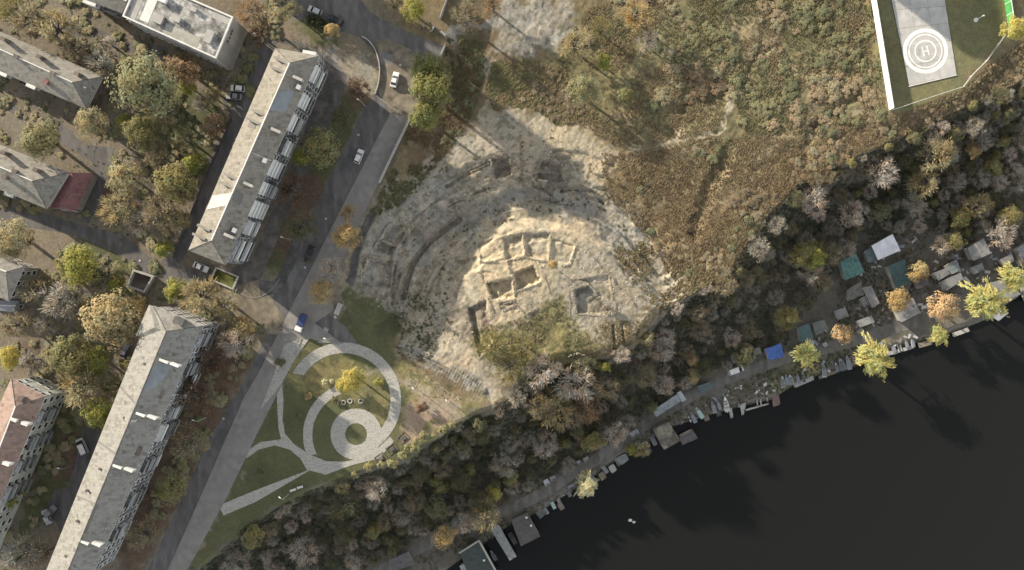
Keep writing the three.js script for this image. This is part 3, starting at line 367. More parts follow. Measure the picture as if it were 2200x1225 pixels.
house('apartment_building', 'apartment block with red-brown roof, mottled facade, at lower left edge', {
  eaves: [[24, 812], [98, 851], [-60, 1218], [-142, 1180]], yE: 12.6, ridge: [[33, 873], [-78, 1160]], yR: 15.2, storeys: 4, wall: M.plasterGreen, roof: [M.roofD, M.roofD, M.roofD, M.roofD], windows: [[1, 18, 0.12], [0, 4, 0.2]], seed: 5, balcKinds: [0, 2, 0], balconies: [[1, 0.12, 1, 3, 1.2], [1, 0.28, 0, 3, 1.3], [1, 0.42, 1, 3, 1.2], [1, 0.58, 0, 3, 1.4]],
  tops: [...slantTops([[28, 902], [52, 911], [12, 997]], M.white, 1.7, 0.7, [13, 15.4]), ...slantTops([[42, 858]], M.brick, 1.3, 1.3, [13.4, 15.6])],
});
house('apartment_building', 'low grey-roofed apartment house with dark chimneys near the upper left corner', {
  eaves: [[-145, 91], [-110, 20], [222, 164], [187, 235]], yE: 6.2, ridge: [[-90, 65], [155, 177]], yR: 9.4, storeys: 2, wall: M.brick, roof: [M.roofC, M.roofC, M.roofC, M.roofC], windows: [[3, 14, 0.1]], seed: 6, group: 'low grey-roofed houses on the left', balcKinds: [1, 0],
  balconies: [[3, 0.55, 1, 1, 0.9], [3, 0.43, 1, 1, 0.9], [3, 0.36, 1, 1, 0.9], [3, 0.67, 1, 1, 0.9]], doors: [[3, 0.5]], tops: [...slantTops([[5, 83], [33, 121], [82, 121], [112, 157], [164, 158]], M.brick, 1, 1.2, [6.4, 9.8]), ...slantTops([[97, 176]], M.roofRed, 1.1, 1.1, [6.4, 8.6], 'dormer'), ...slantTops([[178, 186]], M.white, 0.4, 1.6, [6.6, 7.8], 'skylight')],
});
house('apartment_building', 'low grey-roofed apartment house next to the dark red annex', {
  eaves: [[-215, 320], [-180, 238], [149, 371], [100, 449]], yE: 6.2, ridge: [[-160, 290], [69, 389]], yR: 9.4, storeys: 2, wall: M.plaster, roof: [M.roofC, M.roofC, M.roofC, M.roofC], windows: [[3, 14, 0.1]], seed: 8, group: 'low grey-roofed houses on the left', balconies: [[3, 0.25, 1, 1, 0.9]], doors: [[3, 0.4]],
  tops: slantTops([[5, 328], [30, 368], [75, 365], [8, 380]], M.brick, 1, 1.2, [6.4, 9.8]),
});
{ // annex with a red gabled roof
  const t = thing('annex', 'flat annex building with pink and dark red roof halves beside the grey house', 'building'), q = WL([[140, 371], [201, 372], [163, 453], [103, 447]], 4), r = WL([[168, 371], [137, 449]], 5.4), v = (p, y) => [p[0], y, p[1]];
  part('wall', prism(inset(q, 0.4), 0, 3.95), M.plaster, t);
  part('roof', flat([[v(q[0], 4), v(r[1], 5.4), v(r[0], 5.4)].reverse(), [v(q[0], 4), v(q[3], 4), v(r[1], 5.4)].reverse()].map((f) => f.slice().reverse())), M.roofRed, t); part('roof', flat([[v(q[1], 4), v(r[0], 5.4), v(r[1], 5.4)], [v(q[1], 4), v(r[1], 5.4), v(q[2], 4)]]), M.roofRed, t);
  part('gable', flat([[v(q[0], 4), v(r[0], 5.4), v(q[1], 4)], [v(q[3], 4), v(q[2], 4), v(r[1], 5.4)]]), M.plaster, t); const w = wallLine(q[2], q[3], [q[0][0], q[0][1] - 3]); windowAt(w, 1.5, 1.9, t); windowAt(w, 4.2, 1.9, t); onWall(new THREE.Mesh(doorGeo, M.woodDark), w, 6, 1.1, t).name = 'door';
}
house('apartment_building', 'pale hipped apartment house with blue-grey end slope at the left edge', {
  eaves: [[-155, 575], [-120, 500], [52, 573], [19, 648]], yE: 8.6, ridge: [[-90, 545], [13, 584]], yR: 11, storeys: 3, wall: M.plaster, roof: [M.roofC, M.roofC, M.roofC, M.roofC], windows: [[1, 6, 0.1], [2, 3, 0]], seed: 12, tops: slantTops([[6, 600]], M.white, 0.4, 1.2, [8.7, 9.8], 'skylight'),
});
house('outbuilding', 'small blue-grey roofed outbuilding behind the pale hipped house at the left edge', { eaves: [[-34, 664], [-30, 645], [41, 646], [31, 671]], yE: 4, ridge: [[-20, 655], [34, 657]], yR: 4.5, storeys: 1, wall: M.plasterGrey, roof: Array(4).fill(paint(0.28, 0.3, 0.34)), windows: [[2, 1, 0]], over: 0.2 });
{ // flat-roofed block at the top
  const t = thing('apartment_building', 'flat-roofed apartment block with patchy tarred roof at the top', 'building'), y = 12.6, q = WL([[292, -30], [337, -127], [539, -52], [502, 37], [465, 127], [264, 36]].filter((_, i) => [0, 2, 4, 5].includes(i)), y); q.splice(0, 4, ...WL([[300, -50], [502, 37], [465, 127], [264, 36]], y));
  part('wall', prism(inset(q, 0.1), 0, y), M.plaster, t); part('roof', prism(inset(q, 0.5), y, y + 0.05), M.roofPatch, t);
  part('parapet', prism(q, y - 0.1, y + 0.55, [inset(q, 0.4)]), M.white, t); const qi = (u, s) => [lerp(lerp(q[0][0], q[1][0], u), lerp(q[3][0], q[2][0], u), s), lerp(lerp(q[0][1], q[1][1], u), lerp(q[3][1], q[2][1], u), s)], ang = Math.atan2(-(q[1][1] - q[0][1]), q[1][0] - q[0][0]);
  for (const [u, s, w, d, h, m] of [[0.3, 0.25, 2.6, 2, 1.3, M.white], [0.33, 0.72, 2.8, 2.2, 1, M.conc], [0.5, 0.55, 2, 1.4, 0.9, M.conc], [0.62, 0.2, 1.4, 1, 0.9, M.conc], [0.86, 0.62, 1.8, 3.2, 1, M.conc]]) { const p = qi(u, s); part('roof_hut', join([box(w, h, d, p[0], y + h / 2, p[1], ang), box(w + 0.3, 0.14, d + 0.3, p[0], y + h, p[1], ang)]), m, t); }
  for (const [u0, u1, s0, s1, m] of [[0.42, 0.78, 0.72, 0.97, mat(lin(0.36, 0.36, 0.32), { map: G_SOFT })], [0.16, 0.25, 0.04, 0.9, M.white], [0.8, 0.98, 0.04, 0.2, M.conc], [0.04, 0.12, 0.05, 0.95, M.conc]]) part('roofing_felt', prism([qi(u0, s0), qi(u1, s0), qi(u1, s1), qi(u0, s1)], y + 0.05, y + 0.09), m, t);
  const ctr = qi(0.5, 0.5), w = wallLine(q[1], q[2], ctr); for (const [a, b] of [[3.2, 10.2], [4.1, 10.1], [5.2, 10], [6.3, 10.2]]) part('mark', box(0.12, 0.9, 0.55, w.a[0] + w.d[0] * a + w.n[0] * 0.02, b, w.a[1] + w.d[1] * a + w.n[1] * 0.02, Math.atan2(w.n[0], w.n[1]) - Math.PI / 2), M.woodDark, t);
  const w2 = wallLine(q[2], q[3], ctr); for (let k = 0; k < 12; k++) for (let s = 0; s < 4; s++) windowAt(w2, w2.l * (k + 0.5) / 12, 1.9 + s * 2.9, t);
}
house('apartment_building', 'balconied gable-roofed house adjoining the flat-roofed block at the top edge', { eaves: [[160, -8], [180, -70], [285, -25], [262, 28]], yE: 9, ridge: [[172, -38], [272, 2]], yR: 11.5, storeys: 3, wall: M.plaster, roof: [M.roofC, M.roofC, M.roofC, M.roofC], windows: [[3, 6, 0.1]], balcKinds: [1, 0], balconies: [[3, 0.3, 1, 2, 1.2], [3, 0.7, 1, 2, 1.2]] });
// tall blocks outside the frame whose shadows cross the road, the dig and the helipad
function tower(label, px, h, floors) { const q = WL(px, 0), t = thing('tower_block', label, 'building'); part('wall', prism(q, 0, h), M.plaster, t); part('parapet', prism(inset(q, -0.2), h - 0.4, h + 0.7, [inset(q, 0.3)]), M.conc, t); part('roof', prism(inset(q, 0.4), h, h + 0.05), M.concDark, t); const c = q.reduce((s, p) => [s[0] + p[0] / 4, s[1] + p[1] / 4], [0, 0]); for (const i of [0, 1, 2, 3]) { const w = wallLine(q[i], q[(i + 1) % 4], c), g = box(w.l - 1.2, 1.4, 0.1); for (let s = 0; s < floors; s++) onWall(new THREE.Mesh(g, M.glass), w, w.l / 2, 1.9 + s * (h - 1) / floors, t).name = 'window'; } return t; }
tower('slender concrete tower block beyond the top edge, shading the road', [[520, -175], [572, -160], [553, -112], [503, -127]], 30, 9);
tower('broad hospital block beyond the top edge, shading the helipad', [[1560, -400], [1690, -420], [1735, -195], [1640, -222]], 20.5, 5);
tower('apartment block beyond the top edge beside the main road', [[400, -245], [640, -140], [607, -62], [366, -168]], 13.5, 4);

// ---------------------------------------------------------------- trees and bushes: a few crowns of each kind, then copies
function crown(kind, seed) {
  const r = rng(seed), pos = [], col = [], V = (a) => new THREE.Vector3(...a);
  const leaf = (c, n, w, h, tint, along) => {
    const t = along ? along.clone().normalize() : new THREE.Vector3(rr(-1, 1, r), rr(-1, 1, r), rr(-1, 1, r)).normalize(); if (!along) t.addScaledVector(n, -t.dot(n)).normalize();
    const b = new THREE.Vector3().crossVectors(n, t); if (b.lengthSq() < 1e-4) b.set(1, 0, 0); b.normalize();
    const q = [[-1, -1], [1, -1], [1, 1], [-1, 1]].map(([u, v]) => c.clone().addScaledVector(t, u * h).addScaledVector(b, v * w * (along && u > 0 ? 0.45 : 1)));
    for (const i of [0, 1, 2, 0, 2, 3]) pos.push(q[i].x, q[i].y, q[i].z); for (let i = 0; i < 6; i++) col.push(...tint);
  };
  const dir = () => { const a = r() * 6.283, u = rr(-0.35, 1, r), s = Math.sqrt(1 - u * u); return V([s * Math.cos(a), u, s * Math.sin(a)]); };
  const tintOf = (s) => { const k = rr(1 - s, 1 + s, r), w = rr(-0.12, 0.12, r); return [k * (1 + w), k, k * (1 - w)]; };
  if (kind !== 'twiggy' && kind !== 'willow') {
    const big = kind === 'grand', n = kind === 'bush' ? 13 : big ? 60 : 40, leaves = kind === 'bush' ? 30 : big ? 62 : 56, ls = kind === 'bush' ? 1.3 : big ? 0.42 : 0.66;
    for (let i = 0; i < n; i++) {
      const d = i % 4 === 0 ? V([rr(-0.6, 0.6, r), 0.9, rr(-0.6, 0.6, r)]).normalize() : dir(), k = rr(0.42, 0.86, r), c = d.clone().multiplyScalar(k), cr = rr(0.2, 0.36, r) * (big ? 0.85 : 1), ct = tintOf(0.16); c.y *= 0.8;
      for (let j = 0; j < leaves; j++) { const e = dir(), p = c.clone().addScaledVector(e, cr * rr(0.55, 1.05, r)), nrm = e.clone().add(d).add(V([rr(-0.7, 0.7, r), rr(-0.2, 0.9, r), rr(-0.7, 0.7, r)])).normalize(), lt = tintOf(0.14), s = rr(0.035, 0.075, r) * ls; leaf(p, nrm, s, s * rr(0.8, 1.4, r), ct.map((v, q) => v * lt[q])); }
    }
  } else if (kind === 'twiggy') {                       // half bare: fans of twigs with a few leaves left
    for (let i = 0; i < 34; i++) {
      const d = dir(), c = d.clone().multiplyScalar(rr(0.25, 0.78, r)), ct = tintOf(0.12); c.y *= 0.75;
      for (let j = 0; j < 42; j++) { const e = dir().add(d.clone().multiplyScalar(0.9)).normalize(), p = c.clone().addScaledVector(e, rr(0.02, 0.42, r)), lt = tintOf(0.12), n = new THREE.Vector3().crossVectors(e, V([rr(-1, 1, r), rr(-1, 1, r), rr(-1, 1, r)])).normalize(); leaf(p, n, rr(0.01, 0.021, r), rr(0.05, 0.115, r), ct.map((v, q) => v * lt[q]), e); }
    }
  } else if (kind === 'willow') {                       // hanging strands in sprays from several leaders
    const lead = [...Array(5)].map((_, q) => V([q ? rr(-0.42, 0.42, r) : 0, rr(-0.15, 0.2, r), q ? rr(-0.42, 0.42, r) : 0]));
    for (let i = 0; i < 62; i++) {
      const a = r() * 6.283, el = rr(0, 1.5, r), L = rr(0.38, 0.88, r), ct = tintOf(0.2), h = V([Math.cos(a), 0, Math.sin(a)]), o = lead[i % 5];
      for (let j = 0; j < 40; j++) { const t = Math.pow(r(), 0.75), rad = L * t * Math.cos(el * 0.75), y = Math.sin(el) * 0.75 * t * (1.7 - t) - 0.25 * t * t, p = h.clone().multiplyScalar(rad).add(o); p.y += y; const sp = 0.07 + 0.07 * t; p.add(V([rr(-sp, sp, r), rr(-sp, sp, r), rr(-sp, sp, r)])); const al = h.clone().multiplyScalar(0.9).add(V([rr(-0.45, 0.45, r), 0.4 - t * 0.9, rr(-0.45, 0.45, r)])).normalize(), lt = tintOf(0.16), n = new THREE.Vector3().crossVectors(al, V([h.z, rr(-0.4, 0.4, r), -h.x])).normalize(); leaf(p, n, rr(0.016, 0.032, r), rr(0.04, 0.1, r), ct.map((v, q) => v * lt[q]), al); }
    }
  }
  const g = new THREE.BufferGeometry(); g.setAttribute('position', new THREE.BufferAttribute(new Float32Array(pos), 3)); g.setAttribute('color', new THREE.BufferAttribute(new Float32Array(col), 3)); g.computeVertexNormals(); return g;
}
function trunkGeo(kind, seed) {                          // unit crown radius; the trunk reaches from the ground (-h) into the crown
  const r = rng(seed), l = [tube([0, -1.5, 0], [0.02, -0.35, 0.02], 0.085, 0.06, 7)], n = kind === 'twiggy' ? 11 : 6;
  for (let i = 0; i < n; i++) { const a = i / n * 6.283 + rr(-0.3, 0.3, r), el = rr(0.25, 1.1, r), L = rr(0.55, 0.85, r), b = [Math.cos(a) * Math.cos(el) * L * 0.5, -0.35 + Math.sin(el) * L * 0.5, Math.sin(a) * Math.cos(el) * L * 0.5], e = [b[0] * 2 + rr(-0.1, 0.1, r), b[1] * 1.7 + 0.35, b[2] * 2 + rr(-0.1, 0.1, r)]; l.push(tube([0.02, -0.36, 0.02], b, 0.045, 0.026, 5), tube(b, e, 0.026, 0.008, 4)); if (kind === 'twiggy') for (let k = 0; k < 3; k++) l.push(tube(b, [e[0] + rr(-0.3, 0.3, r), e[1] + rr(-0.1, 0.25, r), e[2] + rr(-0.3, 0.3, r)], 0.015, 0.004, 3)); }
  return join(l);
}
const CROWN = { grand: [1, 2, 3].map((s) => crown('grand', s * 29)), leafy: [1, 2, 3, 4, 5].map((s) => crown('leafy', s * 31)), twiggy: [1, 2, 3, 4].map((s) => crown('twiggy', s * 37)), willow: [1, 2, 3, 4, 5].map((s) => crown('willow', s * 41)), bush: [1, 2, 3, 4].map((s) => crown('bush', s * 43)) };
const TRUNK = { leafy: [1, 2].map((s) => trunkGeo('leafy', s * 7)), twiggy: [1, 2, 3].map((s) => trunkGeo('twiggy', s * 11)), willow: [trunkGeo('leafy', 5)], bush: [trunkGeo('leafy', 9)] };
const leafMat = (r, g, b) => new THREE.MeshPhysicalMaterial({ color: new THREE.Color().setRGB(r, g, b), roughness: 1, vertexColors: true, transmission: 0.42, thickness: 0, specularIntensity: 0.3 });
const L = { olive: leafMat(0.21, 0.192, 0.085), sage: leafMat(0.235, 0.225, 0.12), green: leafMat(0.175, 0.18, 0.065), dark: leafMat(0.05, 0.055, 0.026), lime: leafMat(0.26, 0.26, 0.07), yellow: leafMat(0.4, 0.35, 0.1), gold: leafMat(0.37, 0.28, 0.135), tan: leafMat(0.335, 0.285, 0.16), russet: leafMat(0.27, 0.19, 0.118), rust: leafMat(0.15, 0.1, 0.068), orange: leafMat(0.47, 0.34, 0.19), brown: leafMat(0.25, 0.215, 0.14), grey: leafMat(0.32, 0.298, 0.25), pink: leafMat(0.42, 0.37, 0.315), moss: leafMat(0.14, 0.136, 0.075), pale: leafMat(0.46, 0.44, 0.28), willow: leafMat(0.41, 0.4, 0.16), hedge: leafMat(0.25, 0.24, 0.125) };
let treeNo = 0;
function tree(px, py, rad, kind, col, label, group, opt = {}) {   // pixel of the crown's middle, crown radius in photo pixels
  const g0 = opt.at ?? (() => { let y = 0, p; for (let i = 0; i < 4; i++) { p = W(px, py, y + rad / 7.3 * (kind === 'bush' ? 0.5 : 1.25)); y = ground(p[0], p[1]); } return [p[0], y, p[1]]; })();
  const s = rad * (CAM_H - g0[1]) / FOCAL * 1.04, n = treeNo++, low = kind === 'bush';
  const t = thing(low ? 'bush' : opt.name ?? (kind === 'willow' ? 'willow_tree' : 'tree'), label, low ? 'bush' : 'tree', group, [g0[0], g0[1], g0[2]]);
  const tr = part(low ? 'stem' : 'trunk', TRUNK[kind][n % TRUNK[kind].length], kind === 'twiggy' ? M.barkPale : M.bark, t), cr = part('crown', (kind === 'leafy' && rad > 29 ? CROWN.grand : CROWN[kind])[n % (kind === 'leafy' && rad > 29 ? 3 : CROWN[kind].length)], L[col], t), hgt = low ? 0.42 : opt.h ?? 1.15;
  for (const o of [tr, cr]) { o.scale.setScalar(s); o.position.y = s * hgt; o.rotation.y = n * 2.4; } cr.scale.y = s * (low ? 0.8 : opt.sy ?? 0.95); tr.scale.y = s * hgt / 1.5;
  return t;
}
for (const a of [
  // courtyards on the left
  [310, 185, 70, 'leafy', 'sage', 'largest crown in the courtyards, a dull sage-green tree between the flat-roofed block and the lawn'], [395, 148, 42, 'leafy', 'russet', 'russet-orange tree at the lower corner of the flat-roofed block'], [402, 183, 22, 'leafy', 'lime', 'small lime-green tree tucked under the russet-orange one'], [195, 265, 36, 'leafy', 'tan', 'round tan-gold tree off the end of the upper grey-roofed house'], [85, 300, 48, 'leafy', 'sage', 'pale green tree beside the house with the red annex'],
  [300, 285, 38, 'leafy', 'olive', 'olive tree under the large sage-green crown'], [268, 258, 17, 'leafy', 'lime', 'little yellow-green tree left of the olive tree'], [360, 240, 34, 'twiggy', 'moss', 'dark mossy tree on the courtyard lawn'], [405, 305, 30, 'twiggy', 'moss', 'dark thin tree at the right side of the courtyard lawn'], [340, 335, 30, 'twiggy', 'brown', 'dark brown tree above the lower courtyard trees'], [455, 268, 26, 'leafy', 'russet', 'small russet tree by the bend of the alley'], [456, 208, 21, 'twiggy', 'tan', 'tan bare tree below the two parked cars on the alley'], [432, 225, 18, 'twiggy', 'grey', 'grey leafless tree at the upper right of the courtyard lawn'],
  [378, 395, 50, 'leafy', 'olive', 'broad olive-gold tree beside the lower part of the alley'], [412, 348, 26, 'leafy', 'lime', 'yellow-green tree leaning over the alley'], [268, 380, 40, 'leafy', 'tan', 'tan-gold tree left of the broad olive-gold one'], [250, 445, 38, 'twiggy', 'tan', 'tan leafless tree at the corner of the yard road'], [345, 455, 40, 'twiggy', 'brown', 'brown half-bare tree between the yard road and the alley'], [300, 475, 30, 'twiggy', 'grey', 'grey leafless tree on the edge of the yard road'], [350, 534, 21, 'leafy', 'lime', 'small round yellow-green tree at the fork of the yard road'], [382, 470, 26, 'leafy', 'tan', 'tan tree against the lower alley fence'],
  [60, 40, 42, 'twiggy', 'brown', 'brown leafless tree at the upper left corner'], [118, 62, 42, 'twiggy', 'tan', 'tan leafless tree above the upper grey-roofed house'], [168, 100, 34, 'twiggy', 'brown', 'brown thin tree between the lane and the upper grey-roofed house'], [215, 135, 34, 'twiggy', 'grey', 'grey leafless tree off the corner of the upper grey-roofed house'], [28, 20, 36, 'twiggy', 'olive', 'olive-brown tree cut by the upper left corner'], [235, 95, 24, 'twiggy', 'pink', 'pale bare tree in front of the flat-roofed block'],
  [28, 515, 46, 'leafy', 'tan', 'golden-tan tree at the left edge below the yard road'], [168, 572, 50, 'leafy', 'lime', 'brightest lime-green tree, beside the pale hipped house'], [130, 642, 44, 'twiggy', 'grey', 'grey-brown half-bare tree below the brightest lime-green one'], [78, 628, 36, 'twiggy', 'brown', 'brown leafless tree against the pale hipped house'], [215, 592, 28, 'twiggy', 'moss', 'dark mossy tree right of the brightest lime-green one'], [258, 588, 22, 'twiggy', 'sage', 'pale thin tree above the roofless enclosure'], [250, 615, 22, 'leafy', 'lime', 'small lime tree at the left wall of the roofless enclosure'], [240, 688, 66, 'leafy', 'tan', 'wide golden-brown tree below the roofless enclosure'], [290, 660, 30, 'leafy', 'gold', 'golden tree at the corner of the white-roofed block'], [185, 672, 28, 'twiggy', 'brown', 'brown tree left of the wide golden-brown one'],
  [378, 626, 28, 'leafy', 'lime', 'yellow-green tree at the top corner of the white-roofed block'], [430, 640, 42, 'twiggy', 'tan', 'tan thin tree right of the yellow-green one at the block corner'], [480, 652, 34, 'twiggy', 'tan', 'tan thin tree beside the sunlit crossing'], [520, 706, 27, 'leafy', 'gold', 'round gold tree right of the white-roofed block'], [505, 738, 34, 'twiggy', 'pink', 'pale leafless tree in the shadow of the white-roofed block'], [455, 770, 36, 'twiggy', 'rust', 'rusty bare tree along the shaded facade, upper'], [425, 850, 42, 'twiggy', 'rust', 'rusty bare tree along the shaded facade, middle'], [405, 950, 38, 'twiggy', 'brown', 'brown bare tree along the shaded facade, below the rusty ones'], [365, 1052, 36, 'leafy', 'olive', 'dull yellow-olive tree along the shaded facade'], [310, 1150, 36, 'twiggy', 'brown', 'brown bare tree low on the shaded facade'],
  [150, 770, 50, 'leafy', 'olive', 'broad yellow-olive tree left of the white-roofed block'], [205, 778, 34, 'leafy', 'lime', 'yellow-green tree touching the broad yellow-olive one'], [20, 770, 30, 'leafy', 'yellow', 'yellow tree at the left edge above the red-brown roof'], [65, 775, 30, 'twiggy', 'grey', 'grey bare tree above the red-brown roof'], [215, 885, 38, 'leafy', 'lime', 'yellow-green tree above the white van'], [178, 830, 46, 'twiggy', 'tan', 'tan bare tree between the red-brown roof and the white-roofed block'], [250, 830, 30, 'twiggy', 'sage', 'pale tree against the white-roofed block'], [276, 788, 20, 'leafy', 'olive', 'small olive tree beside the parked grey car'], [30, 700, 36, 'twiggy', 'brown', 'brown bare tree at the left edge, near the yard path'], [95, 700, 26, 'twiggy', 'grey', 'grey bare tree beside the yard path'], [20, 1060, 34, 'twiggy', 'lime', 'yellow-green sparse tree against the mottled facade'], [45, 1190, 46, 'twiggy', 'grey', 'grey bare tree at the lower left corner'], [95, 1190, 34, 'twiggy', 'russet', 'russet bare tree near the lower left corner'],
  // between the middle block and the road
  [685, 315, 44, 'leafy', 'olive', 'shaded yellow-olive tree beside the balconies of the middle block'], [655, 335, 26, 'leafy', 'lime', 'lime tree against the balconies of the middle block'], [640, 412, 40, 'twiggy', 'rust', 'rusty bare tree in the strip beside the main road'], [642, 488, 38, 'twiggy', 'moss', 'mossy bare tree in the strip beside the main road'], [770, 190, 26, 'twiggy', 'rust', 'rusty bush-like tree inside the curved wall'], [735, 250, 26, 'twiggy', 'moss', 'dark tree on the shaded lawn above the main road'], [716, 66, 18, 'leafy', 'gold', 'pale gold little tree beside the dark parked car'], [626, 24, 24, 'twiggy', 'sage', 'thin pale tree at the top end of the alley'], [545, 28, 36, 'twiggy', 'russet', 'russet bare tree right of the flat-roofed block'], [560, 75, 26, 'twiggy', 'rust', 'dark rusty tree between the alley and the flat-roofed block'], [888, 20, 30, 'leafy', 'lime', 'yellow-green tree beside the road at the top'], [845, 8, 20, 'twiggy', 'moss', 'mossy bare tree at the top edge above the road'],
  [922, 148, 42, 'leafy', 'green', 'dense green tree where the road bends, topmost of three'], [928, 196, 52, 'leafy', 'green', 'dense green tree where the road bends, middle and widest of three'], [916, 248, 40, 'leafy', 'green', 'dense green tree where the road bends, lowest of three'], [750, 456, 20, 'twiggy', 'gold', 'thin gold tree on the pavement edge, topmost'], [745, 508, 34, 'leafy', 'gold', 'gold-tan tree on the pavement edge beside the stone terrace'], [710, 580, 27, 'twiggy', 'pink', 'pinkish leafless tree on the pavement edge'], [688, 626, 30, 'leafy', 'gold', 'gold tree on the pavement edge above the blue truck'],
  [760, 815, 30, 'leafy', 'yellow', 'bright yellow tree inside the ring path'], [738, 830, 18, 'leafy', 'yellow', 'small yellow tree beside the bright yellow one in the ring'], [660, 560, 8, 'bush', 'moss', 'dark shrub at the kerb of the main road'],
  // dig and scrub
  [1187, 570, 12, 'leafy', 'gold', 'lone slim golden tree standing among the excavated rooms', null, { h: 4.3 }], [1235, 95, 34, 'twiggy', 'tan', 'wide tan bare tree right of the dirt track'], [1252, 195, 36, 'leafy', 'sage', 'grey-green tree on the scrub above the dig'], [1290, 60, 26, 'twiggy', 'olive', 'olive sparse tree at the top of the scrub'], [1370, 30, 36, 'twiggy', 'gold', 'gold-brown tree at the top edge of the scrub'], [1392, 90, 24, 'twiggy', 'pink', 'pinkish bare tree inside the scrub'], [1298, 135, 20, 'leafy', 'lime', 'little lime tree in the shade of the scrub'], [1345, 205, 20, 'leafy', 'olive', 'little olive tree in the middle of the scrub'], [1000, 40, 34, 'twiggy', 'brown', 'brown bare tree behind the wall at the top'], [1060, 12, 28, 'twiggy', 'russet', 'russet bare tree at the top edge left of the dirt track'],
  [1095, 790, 34, 'twiggy', 'olive', 'olive-brown shrubby tree at the foot of the mound'], [1060, 745, 34, 'twiggy', 'olive', 'olive shrubby tree on the flank of the mound'], [1130, 745, 32, 'twiggy', 'olive', 'olive-green shrubby tree low on the mound'],
  // rim and riverside
  [2182, 62, 30, 'leafy', 'yellow', 'bright yellow-green tree at the end of the green fence'], [1745, 550, 32, 'leafy', 'lime', 'bright yellow-green tree left of the green shed'], [1722, 548, 32, 'leafy', 'olive', 'olive tree behind the bright one left of the green shed'], [1738, 592, 28, 'twiggy', 'pink', 'pinkish bare tree below the bright one left of the green shed'], [1975, 585, 24, 'leafy', 'gold', 'round gold tree right of the dark green shed'], [1930, 645, 30, 'leafy', 'gold', 'gold tree leaning over a grey shed roof'], [2025, 658, 36, 'leafy', 'orange', 'large orange-gold tree on the river bank'], [2112, 650, 48, 'willow', 'willow', 'widest yellow-green willow on the river bank'], [2176, 597, 34, 'willow', 'willow', 'yellow-green willow at the right edge'], [2018, 716, 26, 'willow', 'willow', 'small yellow-green willow below the orange-gold tree'], [1810, 718, 22, 'leafy', 'orange', 'small orange-tan tree beside the river road'], [1732, 765, 33, 'willow', 'willow', 'round yellow-green willow right of the blue shed'], [1872, 770, 45, 'willow', 'willow', 'large yellow-green willow overhanging the black water'], [1262, 1042, 31, 'willow', 'pale', 'pale spiky willow alone on the lower shore'], [1356, 966, 14, 'leafy', 'lime', 'small dark yellow-green tree left of the boathouse'], [1376, 962, 20, 'twiggy', 'tan', 'tan leafless tree left of the boathouse'],
  [958, 1150, 28, 'leafy', 'gold', 'gold tree near the bottom of the wooded slope'], [1045, 1108, 34, 'twiggy', 'tan', 'tan feathery tree above the pale jetty roof'], [1000, 1120, 26, 'twiggy', 'pink', 'pale bare tree right of the gold one near the bottom'], [1060, 1060, 19, 'leafy', 'yellow', 'yellow tree low on the wooded slope'], [945, 1042, 20, 'leafy', 'olive', 'dim olive tree low on the wooded slope'], [1275, 948, 26, 'leafy', 'olive', 'rounded olive tree beside the river road'], [1488, 775, 14, 'leafy', 'orange', 'small orange tree on the dark slope above the teal shed'], [1490, 806, 18, 'leafy', 'tan', 'tan little tree above the teal shed'], [1430, 722, 22, 'twiggy', 'pink', 'pale pink bare tree just below the mound'], [1392, 728, 16, 'leafy', 'tan', 'tan little tree just below the mound'], [1300, 788, 14, 'leafy', 'lime', 'lime sapling under the lower edge of the mound'],
  [1165, 800, 38, 'twiggy', 'pink', 'pinkish bare tree crowning the slope below the mound, upper left of the clump'], [1232, 822, 46, 'twiggy', 'pink', 'largest pinkish bare tree of the clump below the mound'], [1190, 880, 42, 'twiggy', 'tan', 'tan bare tree at the lower left of the clump below the mound'], [1262, 878, 34, 'twiggy', 'russet', 'reddish bare tree at the lower right of the clump below the mound'], [1318, 930, 28, 'twiggy', 'pink', 'pinkish bare tree near the bend of the river road'], [1345, 905, 20, 'twiggy', 'grey', 'grey bare tree near the bend of the river road'],
  [1895, 368, 36, 'twiggy', 'pink', 'pale tan tree on the shaded slope below the white wall'], [2010, 330, 38, 'twiggy', 'tan', 'tan half-lit tree on the slope below the helipad'], [1985, 395, 34, 'twiggy', 'tan', 'tan tree beside the half-lit one below the helipad'], [2090, 325, 18, 'leafy', 'gold', 'little gold tree on the slope below the helipad'], [2050, 520, 24, 'leafy', 'olive', 'olive tree right of the white-roofed shed'], [2022, 525, 22, 'twiggy', 'pink', 'pale bare tree right of the white-roofed shed'], [2145, 500, 34, 'twiggy', 'pink', 'pale pink tree above the grey boatyard shed'], [2100, 440, 30, 'twiggy', 'tan', 'tan bare tree on the slope at the right'], [2060, 470, 24, 'leafy', 'olive', 'dull olive tree on the slope at the right'],
]) tree(...a);
